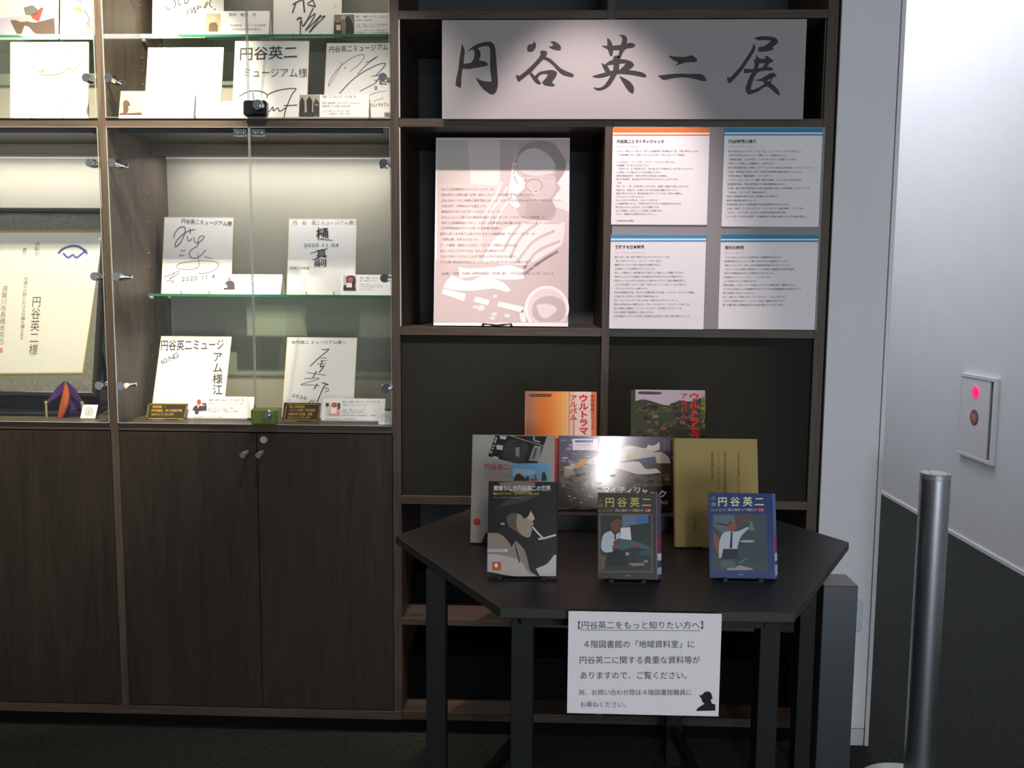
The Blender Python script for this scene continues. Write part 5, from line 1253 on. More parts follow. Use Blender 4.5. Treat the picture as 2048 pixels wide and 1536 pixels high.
def soften(pts, n=3):
    """closed outline: round the gentle bends, keep the sharp corners"""
    V = [Vector(p) for p in pts]; N = len(V); T = []
    for i in range(N):
        a, b = V[i] - V[i - 1], V[(i + 1) % N] - V[i]
        if a.length < 1e-6 or b.length < 1e-6 or a.angle(b) > math.radians(62): T.append(None)
        else: T.append((a.normalized() + b.normalized()).normalized())
    out = []
    for i in range(N):
        p, q = V[i], V[(i + 1) % N]; d = (q - p).length; c = (q - p).normalized() if d > 1e-6 else Vector((0, 0))
        lp, ln = (V[i] - V[i - 1]).length, (V[(i + 2) % N] - q).length
        t0 = T[i] * min(d, lp * 1.3) if T[i] else c * d; t1 = T[(i + 1) % N] * min(d, ln * 1.3) if T[(i + 1) % N] else c * d
        for k in range(n):
            s = k / n; out.append((2 * s**3 - 3 * s * s + 1) * p + (s**3 - 2 * s * s + s) * t0 + (3 * s * s - 2 * s**3) * q + (s**3 - s * s) * t1)
    return [(v.x, v.y) for v in out]
def frame(key):
    o, r, u, w, h, it = P[key]; o, r, u = Vector(o), Vector(r), Vector(u); return o, r, u, r.cross(u), w, h, it
def make_print(key, name, parent, paper=None, rough=.6, off=.0004, spec=.4):
    o, r, u, n, w, h, items = frame(key)
    mb = MB(); mats = []; mi = {}
    def gm(c):
        if c not in mi:
            m = paper if c == 'PAPER' else mat('print_%s_%d_%d' % (c, int(rough * 100), int(spec * 100)), hexc(c), rough, spec=spec)
            mi[c] = len(mats); mats.append(m)
        return mi[c]
    def put(vs, fs, c, lay):
        mb.add([o + r * (x * 1e-4) + u * (y * 1e-4) + n * (off + lay * .00018) for x, y in vs], fs, gm(c))
    for it in items:
        q = [float(x) for x in it[-1].split()]; pts = [(q[i], q[i + 1]) for i in range(0, len(q), 2)]
        kind, c, lay = it[0], it[1], it[2]
        if kind == 'p':
            pts = soften(pts) if len(pts) > 5 else pts
            v3 = [Vector((x, y, 0)) for x, y in pts]; tr = geometry.tessellate_polygon([v3])
            put(pts, [tuple(t) for t in tr], c, lay)
        elif kind == 's':
            pp = cr(pts); W = it[3] / 2; vs = []
            for i, p_ in enumerate(pp):
                d = (pp[min(i + 1, len(pp) - 1)] - pp[max(i - 1, 0)]); d = d.normalized() if d.length else Vector((1, 0))
                nn = Vector((-d.y, d.x)); vs += [p_ + nn * W, p_ - nn * W]
            put([(v.x, v.y) for v in vs], [(2 * i, 2 * i + 1, 2 * i + 3, 2 * i + 2) for i in range(len(pp) - 1)], c, lay)
        else:
            bold, st = it[3], it[4]; p0, p1, p2 = [Vector(x) for x in pts[:3]]; ex, ey = p1 - p0, p2 - p0
            if kind == 't':
                A = sum(adv(ch) for ch in st); x = 0
                for ch in st:
                    if ch not in ' 　':
                        vs, fs = glyph(ch, bold); vv = [p0 + ex * ((x + a) / A) + ey * (b + .12) for a, b in vs]
                        put([(v.x, v.y) for v in vv], fs, c, lay)
                    x += adv(ch)
            else:
                N = len(st)
                for i, ch in enumerate(st):
                    if ch in ' 　': continue
                    vs, fs = glyph(ch, bold)
                    if ch in 'ー－': vs = [(1 - (b + .12), .88 - (1 - a) ) for a, b in vs] if 0 else [((b + .12), .88 - a) for a, b in vs]
                    vv = [p0 + ex * a + ey * ((N - 1 - i + (b + .12)) / N) for a, b in vs]
                    put([(v.x, v.y) for v in vv], fs, c, lay)
    if not mb.v: return None
    for k, f in enumerate(mb.f):   # face the viewer side of the panel
        a, b, c_ = [Vector(mb.v[i]) for i in f[:3]]
        if (b - a).cross(c_ - a).dot(n) < 0: mb.f[k] = tuple(reversed(f))
    return mb.build(name, mats, parent)
def MX(key, dz=0):
    o, r, u, n, w, h, it = frame(key)
    return Matrix(((r.x, -n.x, u.x, o.x), (r.y, -n.y, u.y, o.y), (r.z, -n.z, u.z, o.z + dz), (0, 0, 0, 1)))
def panel(key, name, label, cat, base, t=.002, bev=.0004, group=None, pname='lettering', edge=None, rough=.6):
    """a flat sheet or board (front face on the frame, thickness behind it) with its print as a part"""
    M = MX(key); w, h = P[key][3:5]
    mb = MB().rbox(0, w, 0, t, 0, h, bev, 0, M)
    root = mb.build(name, [base], loc=M.translation)
    tag(root, label, cat, group)
    if edge:
        e = MB(); b = .0022
        for a in ((0, w, 0, b), (0, w, h - b, h), (0, b, 0, h), (w - b, w, 0, h)): e.box(a[0], a[1], -.0003, t + .0003, a[2], a[3], 0, M)
        e.build('gilt_edge', edge, root)
    make_print(key, pname, root, base, rough)
    return root
def back_stand(key, name, label, group, x0=.3, x1=.7, hh=.6, back=.07, t=.004, zfloor=None):
    """black wire plate stand: two front hooks, two sloped rods up the back, a folding rear leg"""
    M = MX(key); o, r, u, n, w, h, it = frame(key); H = h * hh
    root = thing(name, M @ Vector((w * .5, 0, 0)), label, 'stand', group); zf = (zfloor if zfloor is not None else o.z) + .0016
    for k in (x0, x1):
        a = M @ Vector((w * k, -.010, .010)); b = M @ Vector((w * k, -.010, 0)); c = M @ Vector((w * k, t + .003, -.0)); d = M @ Vector((w * k, t + .003, H))
        b.z = c.z = zf
        MB().tube([a, b, c, d], .0013, 6).build('front_hook', BLACKM, root, True)
    a = M @ Vector((w * x0, t + .003, H)); b = M @ Vector((w * x1, t + .003, H)); MB().tube([a, b], .0013, 6).build('crossbar', BLACKM, root, True)
    a = M @ Vector((w * x0, t + .003, H * .9)); b = M @ Vector((w * x1, t + .003, H * .9))
    f = a.copy(); f.y += back; f.z = zf; g = b.copy(); g.y += back; g.z = zf
    MB().tube([a, f, g, b], .0013, 6).build('rear_leg', BLACKM, root, True)
    return root
# ================================================================== setting
Al, Ar, Bl, Br, Cl, Cr, Dl, Dr = -1.3901, -1.3646, -.4693, -.4424, .1949, .2195, .8581, .8906
H0T, H0B, H1T, H1B, H2T, H2B, H3T, H3B, H4T, H4B, H5T, H5B = 2.3232, 2.2982, 2.0019, 1.9763, 1.3573, 1.3315, 1.0374, 1.0137, .8107, .7839, .0814, .0525
DEP = .4419; TOP = 2.70; CEIL = 3.05
def struct(o): return tag(o, kind='structure')
struct(MB().box(-3.4, 2.75, -7, 6.2, -.06, 0).build('floor', CARPET))
CH = 4.25; CP = mat('ceiling_paint', (.62, .62, .62), .85)
struct(MB().box(-3.4, 2.75, -7, .9, CEIL, CEIL + .08).build('ceiling', CP)); struct(MB().box(.9, 2.75, .9, 6.2, CH, CH + .08).build('ceiling', CP))
struct(MB().box(2.593, 2.75, -7, 6.2, 0, CH).build('wall_right', WALLW))
struct(MB().box(2.583, 2.593, -7, 6.2, 0, .022).build('baseboard_right', mat('light_baseboard', (.80, .79, .78), .5)))
struct(MB().box(-3.4, -3.2, -7, .9, 0, CEIL).build('wall_left', WALLW))
struct(MB().box(-3.2, .8993, .47, .9, 0, CEIL).build('wall_back', WALLW))
pw = struct(MB().rbox(.8993, 1.0745, 0, 6.0, .0585, CEIL, .001).build('wall_end', WALLW))
struct(MB().box(.8993, 2.593, .9, .98, CEIL, CH).build('wall_over_opening', WALLW))
struct(MB().box(1.0755, 2.593, 6.0, 6.2, 0, CH).build('wall_corridor_end', WALLW))
struct(RB(1.0765, 1.089, -.004, .03, 0, CEIL, .001).build('trim_1', WHITEP))
struct(RB(.8993, 1.0735, -.0015, .02, .0, .0565, .001).build('baseboard_end', mat('grey_baseboard', (.60, .61, .60), .6)))
struct(MB().box(.8993, 1.089, .98, 6.0, CEIL, CH).build('wall_corridor_upper', WALLW))
struct(MB().box(1.0745, 1.089, .03, 6.0, 0, CEIL).build('wall_corridor_left', WALLW))
# ================================================================== built-in cabinets
def shelf_board(name, x0, x1, z0, z1, parent, y0=0, y1=DEP): return RB(x0, x1, y0, y1, z0, z1, .0006).build(name, WH, parent)
def post(x0, x1, parent, z0=H5T, z1=TOP): return RB(x0, x1, .0, DEP, z0, z1, .0006).build('post', WV, parent)
def hinge(mb_parent, x, z, side):
    """round chrome clamp hinge on a glass door; side = +1 when the post lies to the right"""
    a = MB().cyl((x, -.030, z), (x, -.006, z), .0135, n=28); a.cyl((x, -.0315, z), (x, -.030, z), .0125, .0125, n=28)
    a.cyl((x, -.006, z), (x, .012, z), .0085, n=16)
    h = a.build('hinge', CHROME, mb_parent, True)
    b = MB().rbox(min(x, x + side * .026), max(x, x + side * .026), .004, .014, z - .008, z + .008, .001)
    b.rbox(x - side * .006 - .016, x - side * .006 + .016, .030, .036, z - .007, z + .007, .001); b.cyl((x, .010, z), (x, .034, z), .006, n=12)
    b.build('hinge_arm', CHROME, mb_parent, True); return h
def glass_door(unit, x0, x1, z0, z1, hx, side, hz, label=None):
    o = MB().rbox(x0, x1, -.006, -.001, z0, z1, .0005).build('glass_door', GLASS, unit)
    e = MB(); t = .0012
    e.box(x0, x0 + t, -.0062, -.0008, z0, z1); e.box(x1 - t, x1, -.0062, -.0008, z0, z1); e.box(x0, x1, -.0062, -.0008, z1 - t, z1); e.box(x0, x1, -.0062, -.0008, z0, z0 + t)
    e.build('polished_edge', mat('glass_edge', (.33, .37, .34), .25), o)
    for z in hz: hinge(o, hx, z, side)
    return o
def catch(door, x, z):
    m = MB().rbox(x - .020, x + .020, -.010, .003, z - .010, z + .010, .0015); m.cyl((x - .010, -.012, z), (x - .010, -.010, z), .004, n=12); m.cyl((x + .010, -.012, z), (x + .010, -.010, z), .004, n=12)
    return m.build('catch_plate', CHROME, door, True)
def door_lock(door, x0, x1, z0, z1, col, lx, lz):
    o = MB().rbox(x0, x1, -.026, .006, z0, z1, .006).build('lock_body', col, door, True)
    m = MB().cyl((lx, -.040, lz), (lx, -.026, lz), .0150, .0170, n=32); m.cyl((lx, -.044, lz), (lx, -.040, lz), .0095, n=24); m.box(lx - .001, lx + .001, -.0445, -.0438, lz - .006, lz + .006)
    m.build('lock_cylinder', CHROME, door, True); return o
def knob(door, x, z):
    m = MB().cyl((x + .004, -.001, z + .006), (x + .003, -.018, z + .004), .0052, n=16); m.cyl((x + .003, -.018, z + .004), (x, -.038, z), .0085, .0096, n=28)
    return m.build('knob', mat('satin_nickel', (.52, .44, .34), .42, .7), door, True)
def pins(unit, x, zs, y):
    for z in zs: MB().cyl((x, y, z), (x + .0035, y, z), .0028, .002, n=10).build('shelf_pin', CHROME, unit, True)
def upper_lights(unit, x0, x1, z, power, col):
    RB(x0 + .03, x1 - .03, .018, .044, z - .016, z - .001, .001).build('light_profile', BLACKM, unit)
    RB(x0 + .035, x1 - .035, .0442, .0456, z - .014, z - .004, .0004).build('light_diffuser', mat('led_diffuser', (.9, .85, .75), .4, emit=(1, .86, .66), estr=6), unit)
    for nm, y, zz, yt, zt, pw in (('cabinet_led', .052, z - .012, .40, z - .27, power[0]), ('inner_led', .305, z - .042, .405, z - .50, power[1])):
        if pw:
            a = area(nm, ((x0 + x1) / 2, y, zz), ((x0 + x1) / 2, yt, zt), x1 - x0 - .1, .010, pw, col); a.parent = unit; a.matrix_parent_inverse = pinv(unit)
def cabinet(x0, x1, lp, label, hz_up, hz_lo, led1, led2):
    """x0..x1 clear width; lp = (left, right) of its left-hand post"""
    u = thing('display_cabinet', ((x0 + x1) / 2, 0, 0), label, 'cabinet', 'glazed display cabinets')
    post(lp[0], lp[1], u)
    shelf_board('shelf', x0, x1, H1B, H1T, u); shelf_board('shelf', x0, x1, H3B, H3T, u)
    shelf_board('bottom_board', lp[0], x1 + (.0255 if x1 > -1 else .0), H5B, H5T, u, -.004); shelf_board('top_board', lp[0], x1, TOP, TOP + .026, u)
    RB(lp[0], x1, .022, .04, .0, H5B, .0005).build('toe_kick', BOXB, u)
    MB().box(x0, x1, DEP - .012, DEP, H3T, H1B).build('back_panel', BACKW, u); MB().box(x0, x1, DEP - .012, DEP, H1T, TOP).build('back_panel', BACKW, u)
    RB(x0 + .0005, x1 - .0005, .306, .324, 1.938, H1B, .0006).build('light_batten', WH, u)
    RB(x0 + .0005, x1 - .0005, DEP - .022, DEP - .0125, 1.944, 1.950, .0006).build('panel_trim', mat('bright_trim', (.8, .78, .74), .4), u)
    xm = (x0 + x1) / 2 + .0055
    for a, b_, kx, sd in ((x0 + .002, xm - .0012, x0 + .04, -1), (xm + .0012, x1 - .002, xm, 1)):
        d = MB().rbox(a, b_, -.001, .018, H5T + .003, H3B - .004, .0008).build('door', WD, u)
        if sd < 0: knob(d, -.9466 if x0 > -1.4 else xm - .04, .9432)
        else:
            knob(d, -.896 if x0 > -1.4 else xm + .02, .944); lx = -.887 if x0 > -1.4 else xm + .03
            m = MB().cyl((lx, -.008, .9895), (lx, -.001, .9895), .0112, .0125, n=28); m.cyl((lx, -.0095, .9895), (lx, -.008, .9895), .007, n=20); m.box(lx - .0008, lx + .0008, -.0100, -.0094, .985, .994)
            m.build('key_lock', mat('pale_brass', (.62, .54, .42), .4, .6), d, True)
    for z0, z1, hz, up in ((H1T + .001, TOP - .002, hz_up, True), (H3T + .001, H1B - .002, hz_lo, False)):
        L = glass_door(u, x0 + .001, xm - .0015, z0, z1, x0 + .0275, -1, hz); Rr = glass_door(u, xm + .0015, x1 - .001, z0, z1, x1 - .0175, 1, hz)
        if up: door_lock(L, xm - .012, xm + .062, H1T + .003, H1T + .050, mat('gloss_black_lock', (.008, .008, .009), .12, spec=.8), xm + .040, H1T + .033)
        else:
            catch(L, xm - .029, 1.9575); catch(Rr, xm + .029, 1.9575)
            door_lock(L, xm - .010, xm + .072, H3T + .003, H3T + .055, mat('green_lock_body', (.13, .19, .03), .35), xm + .046, H3T + .036)
    pins(u, x0, (1.7531, 1.705, 1.651, 1.597, 1.549, 1.3415, 1.290, 1.2395, 2.255, 2.212, 2.380, 2.425, 1.803, 2.168), .2601); pins(u, x0, (1.7533, 1.3412, 1.597, 2.212), .4349)
    if led1: upper_lights(u, x0, x1, H1B, *led1)
    if led2: upper_lights(u, x0, x1, TOP, *led2)
    return u
cabA = cabinet(-2.29, Al, (-2.3155, -2.29), 'leftmost dark wood display cabinet holding the framed certificate behind glass doors', (2.1177, 2.52), (1.8606, 1.5088, 1.1622), ((.8, 4), (1, .93, .86)), ((5, 0), (1, .86, .66)))
cabB = cabinet(Ar, Bl, (Al, Ar), 'dark wood display cabinet in the middle with glass doors and autograph boards inside', (2.1177, 2.52), (1.8608, 1.5093, 1.1613), ((.6, 3.4), (1, .93, .88)), ((1.5, 0), (1, .86, .68)))
ob = thing('open_bookcase', (.22, 0, 0), 'open dark wood bookcase beside the white wall end, with the exhibition banner in it', 'bookcase')
post(Bl, Br, ob, H5T); post(Cl, Cr, ob); post(Dl, Dr, ob, 0)
for x0, x1 in ((Br, Cl), (Cr, Dl)):
    for z0, z1 in ((H0B, H0T), (H1B, H1T), (H2B, H2T), (H4B, H4T), (.3781, .3994)): shelf_board('shelf', x0, x1, z0, z1, ob, .0008)
    shelf_board('top_board', x0 - .026, x1, TOP, TOP + .026, ob)
    MB().box(x0, x1, DEP, DEP + .012, H5T, TOP).build('back_panel', BACKG, ob)
    RB(x0 + .001, x1 - .001, .013, .020, H4T, H2B - .0005, .0008).build('blanking_panel', BLACKP, ob)
    MB().box(x0, x0 + .0035, -.0015, .003, H1T + .002, H0B - .002).build('edge_strip', mat('pale_edge_strip', (.50, .52, .52), .35), ob) if x0 < 0 else None
    MB().box(x0, x0 + .0035, -.0015, .003, H2T + .001, H1B - .002).build('edge_strip', MATS['pale_edge_strip'], ob) if x0 < 0 else None
RB(Dl - .004, Dl - .0005, .01, .013, H1T + .001, H0B - .001, .0003).build('edge_strip', mat('dull_edge_strip', (.07, .07, .05), .5), ob)
shelf_board('bottom_board', Br, Dl, H5B, H5T, ob, .0008)
RB(Bl, Dl, .022, .04, 0, H5B, .0005).build('toe_kick', BOXB, ob)
RB(Dr, .8990, .012, DEP, 0, TOP, .0003).build('filler_strip', BOXB, ob)
for (a, b_, z0, z1, y0, lb) in ((Br + .02, Cl - .01, .3997, .507, .16, 'flat black box on the low shelf under the table, left of the middle post'), (Cr + .01, Dl - .02, .3997, .507, .16, 'flat black box on the low shelf under the table, right of the middle post'),
        (Br + .012, Cl - .01, .0817, .235, .098, 'black storage box on the bottom shelf left of the middle post'), (Cr + .01, Dl - .02, .0817, .235, .098, 'black storage box on the bottom shelf right of the middle post')):
    t = thing('storage_box', ((a + b_) / 2, y0, z0), lb, 'box', 'black storage boxes in the low shelves')
    RB(a, b_, y0, .42, z0, z1 - .022, .002).build('body', BOXB, t); RB(a - .002, b_ + .002, y0 - .002, .422, z1 - .0215, z1, .002).build('lid', BOXB, t)
# glass shelves
def gshelf(x0, x1, z, y0, lb):
    o = MB().rbox(x0 + .0055, x1 - .0055, y0 + .0012, DEP - .014, z - .0085, z - .0003, .0004).build('glass_shelf', GSHELF, loc=((x0 + x1) / 2, .3, z)); tag(o, lb, 'shelf', 'glass shelves in the cabinets')
    RB(x0 + .005, x1 - .005, y0, y0 + .0011, z - .0086, z, .0002).build('green_edge', GEDGE, o)
    for x in (x0, x1):
        for y in (y0 + .025, DEP - .035): MB().cyl((x + (.0005 if x == x0 else -.011), y, z - .0135), (x + (.011 if x == x0 else -.0005), y, z - .0135), .0047, n=12).build('support_peg', mat('clear_peg', (.45, .45, .43), .15, spec=.8), o, True)
gshelf(-2.29, Al, 2.3272, .245, 'glass shelf with green edge, upper level, in the leftmost cabinet')
gshelf(Ar, Bl, 2.3272, .245, 'glass shelf with green edge, upper level, in the middle cabinet')
gshelf(Ar, Bl, 1.4566, .235, 'glass shelf with green edge, middle level, under two autograph boards')
# ================================================================== boards, sheets, banner
GREYP = mat('grey_banner_paper', (.31, .295, .295), .7); WP = mat('white_paper', (.82, .80, .80), .65); SHK = mat('autograph_board_paper', (.80, .775, .76), .7)
GILT = mat('gilt_edge', (.78, .66, .38), .4)
panel('banner', 'banner', 'wide grey exhibition banner with five large brush-written black characters', 'banner', GREYP, .004, paper if 0 else .0005) if 0 else None
def banner():
    M = MX('banner'); w, h = P['banner'][3:5]
    o = MB().rbox(0, w, 0, .005, 0, h, .0006, 0, M).build('banner', GREYP, loc=M.translation); tag(o, 'wide grey exhibition banner with five large brush-written black characters', 'banner')
    make_print('banner', 'brush_lettering', o, GREYP, .5)
banner()
ip = MB().rbox(Cr + .0005, Dl + .0045, -.0085, -.001, H2T + .0006, H1B - .0008, .0008).build('backing_board', mat('grey_backing_board', (.27, .255, .26), .7), loc=(.54, -.005, 1.36)); tag(ip, 'grey backing board behind the four information sheets', 'board')
for k, lb in (('sheet_orange', 'information sheet with an orange header bar'), ('sheet_inherit', 'blue-headed information sheet, upper right of the four, beside the end post'),
              ('sheet_develop', 'blue-headed information sheet, lower left of the four, beside the middle post'), ('sheet_present', 'blue-headed information sheet with an empty lower third, lower right of the four')):
    panel(k, 'information_sheet', lb, 'sign', WP, .0018, .0003, 'information sheets on the backing board', 'print')
panel('poster', 'photo_poster', 'pale pinkish photo poster of a man in glasses with text, leaning in the open bookcase', 'poster', mat('poster_paper', (.80, .775, .775), .5), .004, .0006, None, 'print', rough=.5)
def easel():
    M = MX('poster'); w, h = P['poster'][3:5]; t = thing('poster_easel', M @ Vector((w * .48, 0, 0)), 'black metal easel gripping the bottom edge of the photo poster', 'stand'); c = w * .475
    MB().tube([M @ Vector((c + a, -.012, b)) for a, b in ((-.047, -.001), (-.044, .006), (-.02, .003), (0, .001), (.02, .003), (.044, .006), (.047, -.001))], .0032, 8).build('front_lip', BLACKM, t, True)
    for s in (-1, 1):
        q = [M @ Vector((c + s * .045, -.012, .001)), M @ Vector((c + s * .042, .009, -.0005)), M @ Vector((c + s * .03, .009, .30))]
        for k in q[:2]: k.z = max(k.z, H2T + .0035)
        MB().tube(q, .003, 8).build('upright', BLACKM, t, True)
    q = [M @ Vector((c, .010, .29)), Vector((M.translation.x + c, .33, H2T + .0032))]; MB().tube(q, .003, 8).build('rear_leg', BLACKM, t, True)
    MB().tube([M @ Vector((c - .034, .009, .22)), M @ Vector((c + .034, .009, .22))], .003, 8).build('crossbar', BLACKM, t, True)
easel()
GB = 'autograph boards behind glass'
def ab(key, lb, zf, edge=GILT, st=True, **k):
    o = panel(key, 'autograph_board', lb, 'autograph board', SHK, .003, .0005, GB, 'handwriting', edge=edge, rough=.7)
    if st: back_stand(key, 'board_stand', 'black wire plate stand holding the ' + k['s'], 'wire stands behind the autograph boards', zfloor=zf)
ab('board_scrawl', 'autograph board with a loose slanting scrawl on the upper glass shelf', 2.3272, s='board with the loose slanting scrawl')
ab('board_brush', 'autograph board with a bold brush signature on the upper glass shelf', 2.3272, s='board with the bold brush signature')
ab('board_fine_line', 'nearly blank bright autograph board with two thin curved lines, above the sunset photo card', H1T, s='nearly blank board with thin curved lines')
ab('board_museum', 'autograph board with two rows of large characters and a sweeping signature', H1T, s='board with two rows of large characters')
ab('board_arcs', 'autograph board with long diagonal arcs, against the cabinet post', H1T, s='board with the long diagonal arcs')
ab('board_looped', 'autograph board with a looping oval signature on the middle glass shelf', 1.4566, s='board with the looping oval signature')
ab('board_stacked', 'autograph board with bold characters stacked down its middle and the date 2020.11.04', 1.4566, s='board with the stacked bold characters')
ab('board_large_letters', 'autograph board with thick characters along two edges and the word KING', H3T, s='board with thick characters along two edges')
ab('board_jagged', 'autograph board with a jagged zigzag signature marked 2020, on the cabinet bottom shelf', H3T, s='board with the jagged zigzag signature')
ab('board_pale', 'very pale autograph board with faint gold writing in the leftmost cabinet', H1T, s='cream overexposed board in the leftmost cabinet')
panel('photo_left', 'photo_print', 'framed photo print with a blue-grey sky and dark reddish shapes, at the top left corner', 'photo', mat('photo_white', (.80, .76, .74), .4), .004, .0005, 'photo prints on the upper left glass shelf', 'print')
panel('photo_right', 'photo_print', 'narrow pale photo print with ochre and lilac patches, beside the left cabinet post', 'photo', MATS['photo_white'], .004, .0005, 'photo prints on the upper left glass shelf', 'print')
# caption cards: a folded or propped white card
def card(key, lb, zf, prop=False, back=.03):
    o = panel(key, 'caption_card', lb, 'caption card', WP, .0012, .0003, 'caption cards in the middle cabinet', 'print')
    M = MX(key); w, h = P[key][3:5]
    a = M @ Vector((0, .0012, h * .98)); b_ = M @ Vector((w, .0012, h * .98)); c = Vector((b_.x, b_.y + back, zf + .0006)); d = Vector((a.x, a.y + back, zf + .0006))
    n = Vector((0, .001, 0)); MB().add([a, b_, c, d, a + n, b_ + n, c + n, d + n], [(0, 1, 2, 3), (7, 6, 5, 4), (0, 4, 5, 1), (1, 5, 6, 2), (2, 6, 7, 3), (3, 7, 4, 0)]).build('rear_flap', WP, o)
    if prop:
        q = M @ Vector((0, 0, 0)); RB(q.x + .002, q.x + w * .93, q.y - .004, q.y + .02, zf + .0003, zf + .0058, .0008).build('acrylic_foot', mat('acrylic', (.50, .47, .44), .2), o)
card('card_goggles', 'caption card with a small tan photo in front of the loose-scrawl board', 2.3272)
card('card_group_high', 'caption card with a photo of dark figures, right end of the upper glass shelf', 2.3272)
card('card_sunset', 'caption card with a glowing orange photo in front of the nearly blank board', H1T)
card('card_names', 'caption card with large name lettering and no photo, left of the gloss black lock', H1T)
card('card_three_figures', 'caption card with a dark photo of three standing figures, below the long diagonal arcs', H1T)
card('card_dark_shirt', 'caption card with a photo of a dark-shirted person, beside the looping signature board', 1.4566)
card('card_red_face', 'caption card with a photo of a red-faced person holding paper, on the middle glass shelf', 1.4566)
card('card_suit_man', 'caption card with a photo of a dark-suited person, left of the green lock', H3T, True)
card('card_pink_man', 'caption card with a pinkish photo of a person, right of the green lock', H3T, True)
DK = mat('dark_bronze_plate', (.035, .024, .010), .35)
for k, lb in (('plate_left', 'dark gold-lettered award plate in front of the board marked KING'), ('plate_right', 'dark gold-lettered award plate in front of the jagged-signature board')):
    o = panel(k, 'award_plate', lb, 'plate', DK, .004, .0008, 'award plates on the bottom shelf', 'gold_lettering', rough=.35)
    M = MX(k); w, h = P[k][3:5]; a = M @ Vector((w * .3, .004, h * .8)); z = H3T + .0005
    MB().add([a, a + Vector((w * .4, 0, 0)), Vector((a.x + w * .4, a.y + .03, z)), Vector((a.x, a.y + .03, z)), a + Vector((0, .002, 0)), a + Vector((w * .4, .002, 0)), Vector((a.x + w * .4, a.y + .032, z)), Vector((a.x, a.y + .032, z))], [(0, 1, 2, 3), (7, 6, 5, 4), (0, 4, 5, 1), (1, 5, 6, 2), (2, 6, 7, 3), (3, 7, 4, 0)]).build('rear_prop', DK, o)
for k, lb in (('icon_right', 'small square card with a camera icon at the bottom right corner of the middle cabinet'), ('icon_left', 'small square card with a round icon beside the orange and purple ornament')):
    o = panel(k, 'icon_card', lb, 'sign', WP, .0025, .0005, 'small photography icon cards', 'icon')
    M = MX(k); w, h = P[k][3:5]; a = M @ Vector((w * .3, .0025, h * .8)); z = H3T + .0005
    MB().add([a, a + Vector((w * .4, 0, 0)), Vector((a.x + w * .4, a.y + .022, z)), Vector((a.x, a.y + .022, z)), a + Vector((0, .002, 0)), a + Vector((w * .4, .002, 0)), Vector((a.x + w * .4, a.y + .024, z)), Vector((a.x, a.y + .024, z))], [(0, 1, 2, 3), (7, 6, 5, 4), (0, 4, 5, 1), (1, 5, 6, 2), (2, 6, 7, 3), (3, 7, 4, 0)]).build('rear_prop', WP, o)
# ================================================================== framed certificate
def certificate():
    M = MX('certificate'); w, h = P['certificate'][3:5]
    t = thing('framed_certificate', M.translation, 'large framed certificate with a dark frame, grey mottled mat and a blue emblem', 'certificate')
    MAT = mat('grey_mottled_mat', (.20, .185, .155), .8, bump=1.0, bscale=260, var=.35, vscale=160); FR = mat('black_frame_lacquer', (.02, .017, .014), .25)
    m = MB(); b = .014
    for a in ((-b, w + b, -b, .003), (-b, w + b, h - .003, h + b), (-b, .003, .003, h - .003), (w - .003, w + b, .003, h - .003)): m.rbox(a[0], a[1], -.012, .018, a[2], a[3], .003, 0, M)
    m.build('frame', FR, t)
    MB().box(.003, w - .003, .001, .014, .003, h - .003, 0, M).build('mat_board', MAT, t)
    make_print('certificate', 'print', t, None, .6, .0004)
    MB().box(.003, w - .003, -.0065, -.0045, .003, h - .003, 0, M).build('glazing', GLASS, t)
    s = thing('display_stand', (M.translation.x + w / 2, .2, H3T), 'black wooden stand carrying the framed certificate', 'stand')
    RB(M.translation.x - .02, M.translation.x + w + .015, .13, .17, H3T + .0003, H3T + .012, .002).build('front_rail', BLACKM, s)
    for k in (.12, .88):
        x = M.translation.x + w * k
        RB(x - .014, x + .014, .13, .40, H3T + .0123, H3T + .028, .002).build('runner', BLACKM, s)
        RB(x - .014, x + .014, .145, .20, H3T + .0283, M.translation.z - .016, .002).build('cradle', BLACKM, s)
        a = Vector((x, .39, H3T + .03)); q = M @ Vector((w * k, .03, h * .55)); MB().tube([a, q], .009, 8).build('back_strut', BLACKM, s, True)
    RB(M.translation.x + .02, M.translation.x + w - .02, .23, .245, H3T + .0123, H3T + .07, .002).build('cross_panel', mat('blue_black_panel', (.012, .018, .022), .5), s)
certificate()
